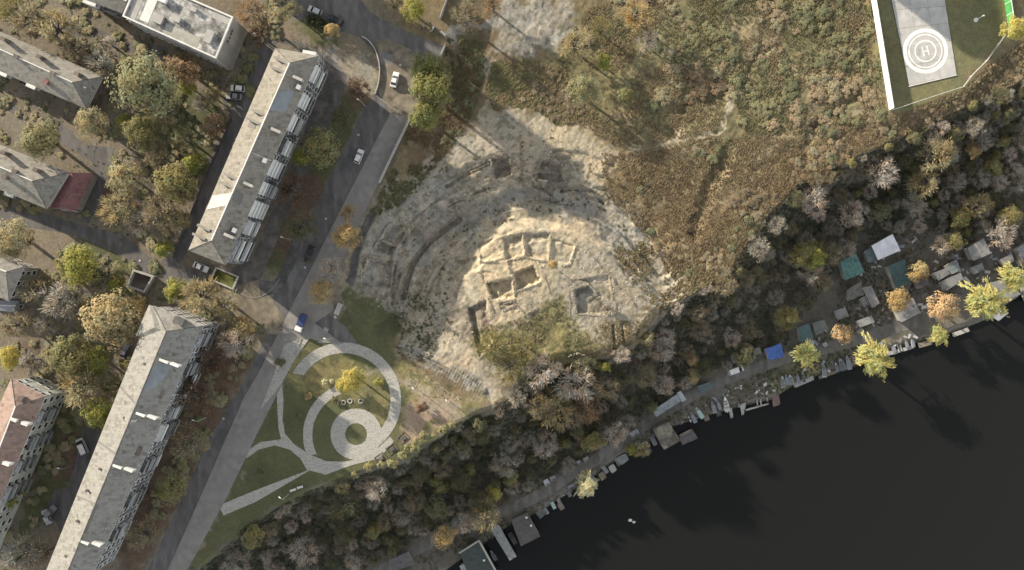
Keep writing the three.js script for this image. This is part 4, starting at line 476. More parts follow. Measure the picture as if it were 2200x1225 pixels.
// low evergreen bushes along the rim of the park, planted flower shrubs
for (const [x, y, s, l] of [[762, 1020, 11, 'first, beside the bench end'], [793, 1002, 13, 'second from the path end'], [820, 1000, 12, 'below the lowest memorial slab'], [845, 996, 14, 'right below the lowest memorial slab'], [866, 980, 13, 'below the middle memorial slab'], [874, 962, 10, 'right of the middle memorial slab'], [892, 962, 14, 'largest, beyond the middle slab'], [896, 948, 13, 'beyond the highest memorial slab'], [911, 936, 14, 'below the bare patch'], [932, 938, 9, 'low, below the bare patch'], [952, 925, 13, 'tall, right of the bare patch'], [973, 912, 10, 'topmost at the lamp']]) tree(x, y, s, 'bush', 'hedge', 'grey-green bush in the park rim row, ' + l);
for (const [x, y, s, c, l] of [[815, 822, 14, 'lime', 'green rounded bush right of the bright yellow tree in the ring'], [697, 822, 9, 'pale', 'cream flowering bush left of the spiral path'], [662, 850, 11, 'gold', 'gold bush beside the upper end of the spiral path'], [905, 877, 16, 'rust', 'rusty bush on the bare patch beside the ring path'], [600, 778, 14, 'moss', 'dark mossy bush at the pavement by the crossing'], [720, 860, 10, 'moss', 'dark small bush on the lawn inside the spiral'], [683, 48, 18, 'dark', 'clipped dark green bush in the bed beside the silver parked car'], [667, 40, 13, 'dark', 'clipped dark green bush at the left end of the bed'], [700, 55, 13, 'dark', 'clipped dark green bush at the right end of the bed'], [712, 820, 6, 'pale', 'tiny pale bush inside the ring path'], [560, 1012, 14, 'moss', 'dim bush on the lower triangular lawn'], [640, 895, 9, 'moss', 'dim bush between ring path and park path']]) tree(x, y, s, 'bush', c, l);
const WOOD_PX = [...SLOPE_PX.slice(0, 19), [2260, 150], [2300, 440], [2200, 478], [2110, 500], [2050, 500], [1960, 490], [1860, 505], [1800, 560], [1760, 640], [1700, 700], [1690, 738], [1620, 765], [1540, 792], [1465, 832], [1392, 878], [1312, 938], [1222, 995], [1132, 1050], [1052, 1084], [950, 1126], [832, 1190], [740, 1245]];
// the wood on the slope: single trees, then the undergrowth
{
  const r = rng(404), poly = GP(WOOD_PX), put = [], keepOff = [[2090, 590, 85], [1830, 580, 45], [1905, 535, 45], [1930, 600, 50], [1440, 870, 40], [1665, 757, 36], [1740, 715, 48], [1262, 1042, 50], [1515, 830, 24], [1940, 680, 40], [1030, 1195, 55], [1085, 1165, 40], [1120, 1135, 45]].map(([x, y, s]) => { const w = W(x, y, -14); return [w[0], w[1], s / 7]; });
  const named = scene.children.filter((o) => /tree/.test(o.name)).map((o) => [o.position.x, o.position.z]);
  for (let k = 0; k < 14000 && put.length < 295; k++) {
    const x = rr(-110, 160, r), z = rr(-62, 88, r); if (!inside(poly, x, z) || x > 156 || z > 86) continue; const px = 1100 + x * 7.05; if (px > 1340 && px < 1740 && r() < 0.72 || r() < 0.25) continue;
    const y = ground(x, z), s = (1.7 + 2.9 * Math.pow(r(), 1.7)) * (y > -7 ? 0.8 : 1); if (y > -3 || dseg(RIVER_ROAD, x, z) < 2.4 + s * 0.55 || keepOff.some((q) => Math.hypot(x - q[0], z - q[1]) < q[2]) || put.some((q) => Math.hypot(x - q[0], z - q[1]) < (s + q[2]) * 0.74) || named.some((q) => Math.hypot(x - q[0], z - q[1]) < s * 0.9)) continue;
    put.push([x, z, s]); const u = r(), east = x > 70 ? 0.25 : 0;
    const [kind, col, label] = u < 0.24 - east * 0.4 ? ['twiggy', 'moss', 'dark mossy half-bare tree in the shaded wood on the river slope'] : u < 0.44 - east * 0.4 ? ['twiggy', 'brown', 'dull brown leafless tree in the shaded wood on the river slope'] : u < 0.66 ? ['twiggy', 'grey', 'grey leafless tree in the shaded wood on the river slope'] : u < 0.78 ? ['twiggy', 'pink', 'pale pinkish leafless tree in the shaded wood on the river slope'] : u < 0.93 ? ['leafy', 'moss', 'dim green leafy tree in the shaded wood on the river slope'] : ['leafy', 'olive', 'olive leafy tree in the shaded wood on the river slope'];
    tree(0, 0, s * FOCAL / (CAM_H - y), kind, col, label, label.replace(/^(.*) tree/, '$1 trees'), { at: [x, y, z], h: 1.2, name: 'woodland_tree' });
  }
}
// ---------------------------------------------------------------- ground cover nobody could count
function tuft(seed, n, w, h) { const r = rng(seed), p = [], c = []; for (let i = 0; i < n; i++) { const a = r() * 6.283, el = rr(0.15, 1.35, r), d = new THREE.Vector3(Math.cos(a) * Math.cos(el), Math.sin(el), Math.sin(a) * Math.cos(el)), b = new THREE.Vector3(-Math.sin(a), rr(-0.4, 0.4, r), Math.cos(a)).normalize(), q = d.clone().multiplyScalar(rr(0.05, 0.35, r)), e = d.clone().multiplyScalar(rr(0.7, 1.1, r)), k = rr(0.72, 1.3, r); const v = [q.clone().addScaledVector(b, -w), q.clone().addScaledVector(b, w), e.clone().addScaledVector(b, w * 0.7), e.clone().addScaledVector(b, -w * 0.7)]; for (const t of [0, 1, 2, 0, 2, 3]) { p.push(v[t].x, v[t].y * h, v[t].z); c.push(k, k, k * 0.96); } } const g = new THREE.BufferGeometry(); g.setAttribute('position', new THREE.BufferAttribute(new Float32Array(p), 3)); g.setAttribute('color', new THREE.BufferAttribute(new Float32Array(c), 3)); g.computeVertexNormals(); return g; }
const cloverMat = new THREE.MeshStandardMaterial({ color: 0xffffff, roughness: 0.9, vertexColors: true });
function scatter(name, label, category, px, perM2, size, colors, seed, opt = {}) {
  const r = rng(seed), poly = GP(px), xs = poly.map((p) => p[0]), zs = poly.map((p) => p[1]), x0 = Math.max(-165, Math.min(...xs)), x1 = Math.min(165, Math.max(...xs)), z0 = Math.max(-92, Math.min(...zs)), z1 = Math.min(92, Math.max(...zs)), n = Math.round((x1 - x0) * (z1 - z0) * perM2), l = [];
  for (let k = 0; k < n; k++) { const x = rr(x0, x1, r), z = rr(z0, z1, r), f = fbm(x * (opt.freq ?? 0.16) + seed, z * (opt.freq ?? 0.16), 3); if (f < (opt.cut ?? 0.4) + rr(-0.08, 0.08, r) || !inside(poly, x, z) || (opt.not ?? []).some((q) => inside(q, x, z)) || z > 0 - x && dseg(RIVER_ROAD, x, z) < 1.9) continue; const t = fbm(x * 0.07 + seed * 2, z * 0.07 + 31, 3), cc = colors[clamp(Math.floor(((t - 0.25) * 2) * colors.length + rr(-0.7, 0.7, r)), 0, colors.length - 1)]; l.push([x, ground(x, z), z, rr(size[0], size[1], r) * lerp(0.7, 1.25, f), r() * 6.28, cc, rr(0.86, 1.14, r)]); }
  const im = new THREE.InstancedMesh(opt.geo ?? tuft(seed, 60, 0.06, 0.6), cloverMat, l.length), m = new THREE.Matrix4(), q = new THREE.Quaternion(), up = new THREE.Vector3(0, 1, 0), c = new THREE.Color();
  l.forEach(([x, y, z, s, a, cc, k], i) => { m.compose(new THREE.Vector3(x, y - 0.05, z), q.setFromAxisAngle(up, a), new THREE.Vector3(s, s * rr(0.7, 1.1, r), s)); im.setMatrixAt(i, m); im.setColorAt(i, c.setRGB(cc[0] * k, cc[1] * k, cc[2] * k)); });
  return stuff(name, label, category, im);
}
const RU = [[0.165, 0.12, 0.07], [0.205, 0.158, 0.095], [0.13, 0.094, 0.052], [0.185, 0.152, 0.09]], OL = [[0.14, 0.132, 0.066], [0.19, 0.168, 0.098], [0.105, 0.108, 0.055], [0.215, 0.185, 0.118]];
const SCRUB = [1, 2, 3].map((s) => { const g = crown('bush', s * 61); g.scale(1, 0.27, 1); g.translate(0, 0.13, 0); return g; });
const heli = WL([[1880, -200], [1914, 240], [2068, 190], [2118, 142], [2172, 64], [2190, -200]], -1);
scatter('dry_scrub', 'russet-brown dry scrub covering the hillside right of the dig', 'scrub', [[1290, 330], [1360, 330], [1480, 300], [1600, 290], [1720, 300], [1860, 250], [1925, 270], [1930, 300], [1840, 335], [1720, 395], [1640, 480], [1560, 600], [1470, 640], [1400, 520], [1300, 420]], 5, [0.22, 0.62], [...RU, RU[0], OL[1]], 3, { cut: 0.3 });
scatter('weedy_scrub', 'olive and tan weeds and brambles on the upper hillside', 'scrub', [[1200, 130], [1260, 20], [1400, -20], [1870, -20], [1905, 240], [1800, 290], [1600, 292], [1570, 190], [1540, 280], [1440, 300], [1330, 320], [1250, 270], [1180, 250]], 4, [0.2, 0.65], [...OL, RU[1], RU[3]], 4, { cut: 0.36, not: [heli] });
const BIG = (k) => ({ geo: SCRUB[k], cut: 0.5, freq: 0.055 });
scatter('dry_thicket', 'taller russet thickets among the dry scrub right of the dig', 'scrub', [[1290, 330], [1480, 300], [1600, 290], [1860, 250], [1925, 270], [1930, 298], [1720, 393], [1640, 478], [1560, 595], [1470, 640], [1400, 520], [1300, 420]], 0.2, [0.35, 2.1], [RU[0], RU[2], RU[1], OL[0], RU[3]], 31, BIG(0));
scatter('olive_thicket', 'olive and brown bushes matted over the upper hillside', 'scrub', [[1200, 130], [1260, 20], [1400, -20], [1870, -20], [1905, 240], [1800, 290], [1600, 292], [1570, 190], [1500, 200], [1400, 240], [1330, 310], [1250, 270], [1180, 250]], 0.17, [0.35, 2.6], [OL[0], OL[2], RU[1], OL[1], RU[0]], 32, { ...BIG(1), not: [heli] });
scatter('rim_thicket', 'matted brown bushes along the rim above the wooded slope', 'scrub', [[1380, 530], [1480, 560], [1560, 600], [1640, 480], [1720, 395], [1940, 292], [2060, 232], [2200, 165], [2200, 100], [2120, 150], [2070, 200], [1915, 255], [1700, 330], [1560, 500]], 0.3, [0.6, 1.4], [RU[1], RU[0], RU[3]], 33, BIG(2));
scatter('thicket', 'reddish-brown bushes left of the upper hillside', 'scrub', [[1045, 190], [1060, 130], [1140, 130], [1200, 150], [1240, 210], [1290, 250], [1200, 270], [1140, 230], [1060, 235]], 0.5, [0.6, 1.5], [RU[0], RU[2], RU[1]], 34, BIG(0));
scatter('dark_thicket', 'dark bushes on the bank between the pavement wall and the dig', 'scrub', [[955, 70], [1040, 90], [1040, 160], [1010, 250], [960, 330], [860, 440], [800, 460], [835, 390], [890, 260], [960, 240]], 0.35, [0.6, 1.5], [OL[2], [0.1, 0.09, 0.05], RU[2]], 35, BIG(1));
const yardNot = [[[290, -40], [545, -40], [535, 70], [500, 150], [255, 60]], [[-20, 60], [245, 165], [200, 245], [-20, 160]], [[-20, 300], [205, 365], [170, 460], [-20, 400]], [[590, 95], [705, 115], [560, 600], [395, 545]], [[320, 645], [480, 690], [260, 1230], [85, 1230]], [[20, 800], [140, 855], [30, 1130], [-20, 1130]], [[-20, 540], [95, 575], [60, 680], [-20, 680]], [[-60, 440], [110, 462], [260, 500], [345, 600], [250, 545], [70, 490]], [[130, 262], [250, 316], [200, 480], [120, 300]], [[600, 80], [500, 250], [380, 575], [340, 570], [495, 230], [560, 100]], [[178, 915], [225, 920], [134, 1155], [95, 1088]], [[265, 570], [340, 590], [315, 640], [260, 620]], [[340, 560], [450, 590], [620, 690], [560, 700], [400, 640]]].map((l) => WL(l));
scatter('courtyard_shrubs', 'brown and olive shrubs filling the courtyards between the blocks', 'shrubs', [[-10, -10], [600, -10], [600, 90], [480, 300], [380, 570], [450, 640], [560, 700], [430, 1000], [250, 1240], [-10, 1240]], 0.15, [0.8, 2.3], [[0.17, 0.15, 0.085], [0.15, 0.145, 0.07], [0.2, 0.17, 0.1], [0.12, 0.12, 0.065], [0.23, 0.2, 0.115]], 36, { geo: SCRUB[2], cut: 0.36, freq: 0.12, not: yardNot });
scatter('bramble_thicket', 'reddish-brown thicket left of the upper hillside beside the dirt track', 'scrub', [[1045, 190], [1060, 130], [1140, 130], [1200, 150], [1240, 210], [1290, 250], [1200, 270], [1140, 230], [1060, 235]], 3, [0.5, 1], [RU[0], RU[2], RU[1], OL[0]], 5, { cut: 0.25 });
scatter('roadside_thicket', 'dark green thicket between the pavement wall and the dig', 'scrub', [[955, 70], [1040, 90], [1040, 160], [1010, 250], [960, 330], [860, 440], [790, 470], [830, 390], [890, 260], [960, 240]], 2.4, [0.4, 0.95], [OL[2], OL[0], [0.09, 0.085, 0.04], RU[2]], 6, { cut: 0.34 });
scatter('mound_weeds', 'green and tan weeds on the lower part of the mound', 'weeds', [[1030, 700], [1100, 690], [1200, 650], [1290, 690], [1360, 690], [1440, 650], [1360, 740], [1300, 768], [1120, 800], [1050, 780]], 2.2, [0.3, 0.7], [...OL, RU[3]], 7, { cut: 0.4 });
scatter('rim_scrub', 'tan scrub along the rim between the mound and the hillside', 'scrub', [[1310, 540], [1380, 520], [1480, 560], [1560, 600], [1450, 650], [1430, 670], [1380, 640]], 2.2, [0.4, 0.85], [RU[1], OL[1], RU[3], RU[0]], 8, { cut: 0.42 });
scatter('helipad_verge_scrub', 'tan scrub on the slope below the helipad fence', 'scrub', [[1915, 250], [2070, 195], [2120, 145], [2200, 90], [2200, 190], [2060, 240], [1940, 300]], 2.6, [0.4, 0.9], [RU[1], RU[3], OL[1]], 9, { cut: 0.25 });
scatter('ditch_weeds', 'dark clumps of weeds dotted along the ditch around the mound', 'weeds', [[860, 700], [900, 600], [1000, 470], [1100, 425], [1250, 420], [1330, 470], [1400, 570], [1350, 560], [1260, 470], [1120, 460], [1030, 510], [960, 620], [990, 720], [940, 760]], 0.5, [0.25, 0.6], [[0.09, 0.085, 0.05], [0.12, 0.11, 0.06]], 10, { cut: 0.46, freq: 0.3 });
scatter('gully_weeds', 'dark weeds clustered in the gully left of the mound', 'weeds', [[850, 640], [920, 630], [950, 700], [930, 770], [880, 790], [840, 740]], 1.8, [0.25, 0.65], [[0.08, 0.085, 0.045], [0.13, 0.125, 0.085]], 11, { cut: 0.46, freq: 0.25 });
scatter('dig_weeds', 'sparse low weeds over the dug ground', 'weeds', [[850, 420], [1000, 300], [1150, 260], [1280, 330], [1300, 420], [1100, 400], [960, 450], [860, 560]], 0.4, [0.2, 0.5], [[0.12, 0.11, 0.06], [0.16, 0.14, 0.08]], 12, { cut: 0.5, freq: 0.3 });
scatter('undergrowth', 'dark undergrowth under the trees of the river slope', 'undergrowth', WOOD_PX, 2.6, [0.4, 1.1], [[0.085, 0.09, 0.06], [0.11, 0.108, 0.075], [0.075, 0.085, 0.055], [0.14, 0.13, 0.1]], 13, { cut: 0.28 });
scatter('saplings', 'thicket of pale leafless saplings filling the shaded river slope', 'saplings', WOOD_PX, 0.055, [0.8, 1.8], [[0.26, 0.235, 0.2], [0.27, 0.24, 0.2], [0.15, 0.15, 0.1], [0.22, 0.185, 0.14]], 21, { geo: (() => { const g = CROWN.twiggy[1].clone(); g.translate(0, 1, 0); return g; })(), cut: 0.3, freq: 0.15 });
scatter('slope_ivy', 'dark green creeper on the slope beside the park', 'undergrowth', [[1000, 900], [1060, 890], [1090, 960], [1040, 1010], [980, 960]], 3, [0.4, 0.9], [[0.055, 0.07, 0.035], [0.07, 0.08, 0.045]], 14, { cut: 0.2 });
scatter('courtyard_weeds', 'low weeds and leaf litter in the courtyards', 'weeds', [[0, 0], [560, 0], [560, 120], [470, 300], [380, 560], [200, 500], [120, 240], [0, 200]], 0.5, [0.2, 0.5], [[0.1, 0.085, 0.05], [0.09, 0.095, 0.04]], 15, { cut: 0.5 });
scatter('park_grass', 'rough grass on the open bank beside the ring path', 'grass', [[740, 700], [880, 770], [1000, 850], [1040, 875], [960, 860], [880, 850], [840, 800]], 1.6, [0.15, 0.35], [[0.12, 0.12, 0.05], [0.16, 0.15, 0.075]], 16, { cut: 0.45 });
scatter('shore_reeds', 'reeds and litter along the water line', 'reeds', [[1000, 1190], [1110, 1120], [1215, 1065], [1340, 975], [1460, 905], [1600, 860], [1700, 825], [1880, 755], [2000, 720], [2000, 735], [1890, 768], [1700, 845], [1600, 880], [1460, 920], [1340, 990], [1215, 1078], [1110, 1135], [1000, 1210]], 1.6, [0.25, 0.6], [[0.13, 0.11, 0.08], [0.1, 0.09, 0.06]], 17, { cut: 0.42, freq: 0.3 });
scatter('bank_weeds', 'rough weeds between the huts and along the river road', 'weeds', [[830, 1200], [1000, 1115], [1180, 1015], [1300, 945], [1480, 840], [1640, 770], [1800, 700], [1800, 560], [1900, 490], [2200, 470], [2200, 560], [2050, 650], [1900, 730], [1700, 830], [1480, 900], [1250, 1060], [1120, 1120], [960, 1220], [860, 1240]], 1.8, [0.25, 0.65], [[0.1, 0.095, 0.06], [0.14, 0.12, 0.09], [0.08, 0.085, 0.05]], 18, { cut: 0.41, freq: 0.2 });
{ // boards, sheets and oddments lying about the plots
  const g = box(1, 0.22, 0.5); g.setAttribute('color', new THREE.BufferAttribute(new Float32Array(g.attributes.position.count * 3).fill(1), 3));
  const CL = [[0.22, 0.21, 0.2], [0.34, 0.34, 0.35], [0.16, 0.14, 0.125], [0.25, 0.27, 0.3], [0.45, 0.44, 0.42]];
  scatter('yard_clutter', 'boards, sheets and oddments lying between the huts', 'clutter', [[1700, 735], [1770, 690], [1830, 640], [1850, 560], [1950, 500], [2200, 490], [2200, 560], [2060, 620], [1930, 700], [1780, 745]], 0.22, [0.5, 1.9], CL, 19, { geo: g, cut: 0.42, freq: 0.14 });
  scatter('shore_clutter', 'boards, trestles and small gear along the boat berths', 'clutter', [[1020, 1175], [1120, 1110], [1215, 1050], [1300, 1000], [1400, 935], [1480, 880], [1560, 840], [1700, 800], [1780, 775], [1900, 735], [2000, 705], [2000, 725], [1900, 757], [1780, 805], [1660, 850], [1500, 900], [1400, 950], [1215, 1068], [1050, 1170]], 0.3, [0.4, 1.5], CL, 20, { geo: g, cut: 0.42, freq: 0.2 });
}

// ---------------------------------------------------------------- walls, fences, helipad
const HZ = (px) => W(px[0], px[1], HELIY);
function wallAlong(name, label, category, px, y, h, th, m, o = {}) {   // px: line of the foot of the wall; one panel per length
  const t = thing(name, label, category), l = WL(px, y);
  for (let i = 0; i < l.length - 1; i++) {
    const a = l[i], b = l[i + 1], dx = b[0] - a[0], dz = b[1] - a[1], len = Math.hypot(dx, dz), n = Math.max(1, Math.round(len / (o.panel ?? 6))), ang = Math.atan2(-dz, dx);
    for (let k = 0; k < n; k++) { const u = (k + 0.5) / n, x = a[0] + dx * u, z = a[1] + dz * u, gy = o.drape ? ground(x, z) : y; part(o.part ?? 'panel', box(len / n - 0.05, h, th, x, gy + h / 2 - 0.02, z, ang), m, t); if (o.cap) part('coping', box(len / n - 0.02, 0.1, th + 0.14, x, gy + h + 0.03, z, ang), o.cap, t); if (o.post) part('post', box(0.14, h + 0.3, 0.14, a[0] + dx * k / n, gy + h / 2 + 0.1, a[1] + dz * k / n, ang), o.post, t); }
  }
  return t;
}
wallAlong('boundary_wall', 'tall white panelled wall along the left side of the helipad', 'wall', [[1866, -40], [1911, 237]], HELIY, 3, 0.14, M.white, { panel: 10, post: M.white });
wallAlong('green_fence', 'green sheet fence with a white foot at the right of the helipad', 'fence', [[2152, -40], [2167, 58]], HELIY, 3, 0.08, paint(0.08, 0.33, 0.1), { panel: 3, cap: M.white, post: M.white });
{ const t = thing('wire_fence', 'thin wire fence round the lower side of the helipad lawn', 'fence'), l = WL([[1914, 238], [1965, 221], [2016, 204], [2066, 188], [2083, 165], [2116, 132], [2142, 96], [2166, 62]], HELIY); l.forEach((p, i) => { part('post', tube([p[0], HELIY - 0.1, p[1]], [p[0], HELIY + 1.5, p[1]], 0.06, 0.06, 6), M.white, t); if (i) for (const y of [0.7, 1.4]) part('rail', tube([l[i - 1][0], HELIY + y, l[i - 1][1]], [p[0], HELIY + y, p[1]], 0.045, 0.045, 5), M.white, t); }); }
{ const y = HELIY + 0.165, c = HZ([1988, 110]), m = mat(lin(0.86, 0.86, 0.85), { map: G_SOFT }), ring = (r0, r1) => prism(arc(c, r1, 0, 360, 72).slice(0, -1), y, y + 0.012, [arc(c, r0, 0, 360, 72).slice(0, -1)]), t = thing('helipad_marking', 'white painted rings and letter H on the helipad slab', 'marking');
  part('ring', ring(5.4, 6.5), m, t); part('ring', ring(4.56, 4.92), m, t); part('ring', ring(2.8, 3.2), m, t);
  const u = [0.27, 0.963], bar = (cx, cz, w, d) => prism([[-w, -d], [w, -d], [w, d], [-w, d]].map(([a, b]) => { const X = cx + a, Z = cz + b; return [c[0] + X * u[1] + Z * u[0] * 0.9, c[1] - X * u[0] * 0.9 + Z * u[1]]; }), y, y + 0.012); part('letter', join([bar(-0.72, 0, 0.17, 1.35), bar(0.72, 0, 0.17, 1.35), bar(0, 0, 0.55, 0.16)]), m, t); }
sheet('slab_edge', [[1951, 187], [2056, 162], [2055.5, 160.2], [1953, 184.5]], 0.2, M.white, HELIY);
{ const t = thing('lamp_post', 'lamp post with a round white base on the shaded helipad lawn', 'lamp'), p = HZ([2097, 43]); part('base', new THREE.CylinderGeometry(0.6, 0.65, 0.25, 18).translate(p[0], HELIY + 0.1, p[1]), M.white, t); part('pole', tube([p[0], HELIY, p[1]], [p[0], HELIY + 3.8, p[1]], 0.1, 0.08), M.white, t); part('lamp_head', box(0.5, 0.2, 0.3, p[0], HELIY + 3.85, p[1]), M.white, t); }
wallAlong('parapet_wall', 'straight pale parapet wall along the pavement above the dig', 'wall', [[883, 252], [849, 322], [815, 394]], 0, 1.15, 0.4, M.conc, { panel: 3, cap: M.pale });
wallAlong('curved_wall', 'low curved wall edging the lawn at the road junction', 'wall', smooth([[778, 79], [790, 86], [803, 102], [812, 124], [816, 150], [813, 180], [806, 203]], 3), 0, 0.75, 0.3, M.conc, { panel: 2 });
wallAlong('kerb_line', 'thin kerb crossing the road mouth below the white moving car', 'kerb', [[808, 205], [838, 228], [880, 256]], 0, 0.16, 0.22, M.kerb, { panel: 3, part: 'kerb_stone' });
wallAlong('concrete_fence', 'pale concrete fence running up from the barrier to the top edge', 'fence', [[967, -18], [957, 12], [946, 42]], 0, 2.2, 0.2, M.conc, { panel: 3, drape: true });
wallAlong('garden_wall', 'short pale wall stub beside the upper green tree', 'wall', [[957, 99], [947, 123]], 0, 2, 0.25, M.conc, { panel: 2, drape: true });
wallAlong('alley_fence', 'thin fence between the courtyard trees and the alley', 'fence', [[497, 256], [433, 405], [372, 556]], 0, 1, 0.06, M.concDark, { panel: 4, post: M.concDark });
wallAlong('verge_kerb', 'pale kerb edging the triangular grass by the sunlit plaza', 'kerb', [[647, 728], [631, 769]], 0.11, 0.2, 0.25, M.pale, { panel: 2, part: 'kerb_stone' });
wallAlong('lane_kerb', 'kerb curving round the crossing below the middle block', 'kerb', smooth([[455, 560], [480, 600], [520, 632], [550, 640], [580, 625], [600, 600]], 3), 0, 0.14, 0.2, M.kerb, { panel: 3, part: 'kerb_stone' });
{ const t = thing('barrier_gate', 'rusty white barrier beam across the dirt track entrance', 'barrier'), a = W(924, 48, 0.9), b = W(957, 76, 0.9); part('beam', tube([a[0], 0.9, a[1]], [b[0], 0.95, b[1]], 0.12, 0.16, 7), M.wood, t); part('counterweight', box(1.9, 0.6, 0.5, lerp(a[0], b[0], 0.85), 0.9, lerp(a[1], b[1], 0.85), -0.7), M.white, t); for (const p of [a, b]) part('post', box(0.25, 1.2, 0.25, p[0], 0.5, p[1]), M.concDark, t); }
// a sunken planter and a roofless enclosure
function pen(name, label, category, px, y0, h, th, m, floor) { const q = WL(px, h), i = inset(q, th), t = thing(name, label, category); for (let k = 0; k < 4; k++) { const k2 = (k + 1) % 4; part('wall', prism([q[k], q[k2], i[k2], i[k]], y0, h - (k % 2) * 0.004), m, t); } part('bed', prism(inset(q, th - 0.02), y0, 0.12), floor, t); return t; }
pen('planter', 'raised planter with white walls and green lawn at the corner of the middle block', 'planter', [[463, 573], [512, 594], [500, 623], [450, 601]], 0, 0.8, 0.4, M.conc, mat(lin(0.17, 0.19, 0.04), { map: G_ROUGH }));
pen('enclosure', 'roofless pale walled enclosure among the trees above the white-roofed block', 'enclosure', [[285, 579], [330, 594], [309, 630], [271, 616]], 0, 1.7, 0.45, M.conc, M.brick);
// ---------------------------------------------------------------- the dig: lines of loose stones
const stoneGeo = [1, 2, 3, 4].map((s) => { const r = rng(s), g = new THREE.DodecahedronGeometry(0.5, 0), p = g.attributes.position, seen = {}; for (let i = 0; i < p.count; i++) { const k = [p.getX(i), p.getY(i), p.getZ(i)].map((v) => v.toFixed(3)).join(); const f = seen[k] ??= rr(0.8, 1.2, r); p.setXYZ(i, p.getX(i) * f * 1.15, p.getY(i) * f * 0.8, p.getZ(i) * f); } return g; });
function stones(label, px, o = {}) {
  const r = rng(Math.round(px[0][0] * 7 + px[0][1])), l = [], w = (o.w ?? 0.5) * 0.55, s0 = (o.s ?? 0.46) * 0.8;
  for (let i = 0; i < px.length - 1; i++) { const a = G(...px[i]), b = G(...px[i + 1]), len = Math.hypot(b[0] - a[0], b[2] - a[2]), n = Math.max(2, Math.round(len / (s0 * 0.7))); for (let k = 0; k <= n; k++) for (let row = 0; row < (o.rows ?? 2); row++) { if (r() < (o.gap ?? 0.16)) continue; const u = k / n, off = (row - ((o.rows ?? 2) - 1) / 2) * w + rr(-0.1, 0.1, r), dx = (b[0] - a[0]) / len, dz = (b[2] - a[2]) / len, x = lerp(a[0], b[0], u) - dz * off + rr(-0.08, 0.08, r), z = lerp(a[2], b[2], u) + dx * off, s = s0 * rr(0.6, 1.25, r), g = pick(stoneGeo, r).clone(); g.rotateY(r() * 6); g.scale(s, s * (o.hs ?? 1), s); const y = Math.max(ground(x, z), ground(x + 0.5, z + 0.4), ground(x - 0.5, z - 0.4)); g.translate(x, y + s * 0.12, z); const k2 = rr(0.72, 1.15, r) * (o.pale ?? 1), c = new Float32Array(g.attributes.position.count * 3); for (let q = 0; q < c.length; q += 3) { c[q] = k2; c[q + 1] = k2 * rr(0.97, 1, r); c[q + 2] = k2 * 0.96; } g.setAttribute('color', new THREE.BufferAttribute(c, 3)); l.push(g); } }
  const t = thing('ruin_wall', label, 'ruin wall', 'low stone walls of the dig'); const p = part('stones', uvBox(join(l)), M.stone, t); p.userData = { kind: 'stuff' }; return t;
}
const ST = (label, px, o) => stones('low rubble wall, ' + label, px, o);
ST('at the lower edge of the deepest small room at the top', [[1062, 385], [1075, 387], [1092, 384], [1103, 379]], { pale: 1.35, rows: 2 }); ST('across the top of the deepest small room', [[1057, 338], [1072, 335], [1090, 334]], { s: 0.4 }); ST('loose band right of the deepest small room', [[1106, 384], [1116, 391], [1124, 390]], { s: 0.55 }); ST('grey strip between the two upper rooms', [[1120, 338], [1122, 360], [1122, 390]], { rows: 3, s: 0.35, gap: 0.3 });
ST('curved upper edge of the right upper room', [[1161, 319], [1172, 321], [1184, 327]], { pale: 1.35, rows: 2 }); ST('inner curve of the right upper room', [[1186, 341], [1198, 348], [1208, 353], [1213, 362]], { pale: 1.35, rows: 3 }); ST('lower row of the right upper room', [[1158, 386], [1168, 389], [1178, 390]], { pale: 1.35, rows: 2, s: 0.42 }); ST('scattered end right of the upper rooms', [[1186, 396], [1190, 399], [1188, 404]], { rows: 2, gap: 0.3 }); ST('outer right line of the upper rooms', [[1194, 329], [1216, 333]], { s: 0.35 });
ST('white zigzag wall of the left dig, upper arm', [[835, 483], [826, 498], [821, 511], [813, 514]], { pale: 1.35, s: 0.5, w: 0.4 }); ST('white zigzag wall of the left dig, lower arm', [[810, 519], [808, 532]], { pale: 1.35, s: 0.5 }); ST('thin straight wall in the left dig', [[824, 518], [837, 523], [849, 529]], { pale: 1.35, s: 0.4, rows: 2, w: 0.3 }); ST('long straight upper wall of the left room', [[794, 550], [812, 554], [834, 559]], { pale: 1.35, s: 0.45, w: 0.35 }); ST('thick broken white wall at the left room', [[791, 556], [787, 566], [784, 577], [780, 590], [779, 601]], { pale: 1.35, s: 0.6, rows: 3, w: 0.4, gap: 0.2 }); ST('right side of the left room', [[842, 563], [840, 580], [834, 590]], { s: 0.35, rows: 1 }); ST('lower side of the left room', [[777, 614], [790, 618], [806, 620]], { s: 0.35, rows: 1 });
ST('two pale timbers of stone in the gully', [[856, 624], [866, 626], [880, 628]], { s: 0.45 }); ST('pale end stones in the gully', [[860, 629], [873, 635]], { s: 0.4 });
ST('outer left edge of the mound rooms', [[1024, 529], [1038, 521], [1058, 510]], { s: 0.42 }); ST('left divider of the mound rooms', [[1077, 511], [1083, 535], [1086, 555]], { s: 0.45 }); ST('middle divider of the mound rooms', [[1124, 501], [1126, 525], [1131, 550]], { s: 0.5 }); ST('lower edge of the two middle rooms', [[1089, 562], [1110, 557], [1131, 551]], { s: 0.5 }); ST('joining the divider to the golden tree', [[1132, 553], [1146, 558], [1158, 561], [1178, 563]], { s: 0.42 }); ST('upper edge of the two middle rooms', [[1078, 510], [1104, 503], [1124, 500], [1160, 500]], { s: 0.4 }); ST('thin line right of the middle rooms', [[1184, 508], [1182, 535], [1179, 560]], { s: 0.32, rows: 1 }); ST('right edge of the mound rooms', [[1238, 529], [1232, 550], [1224, 569], [1208, 573]], { s: 0.48 });
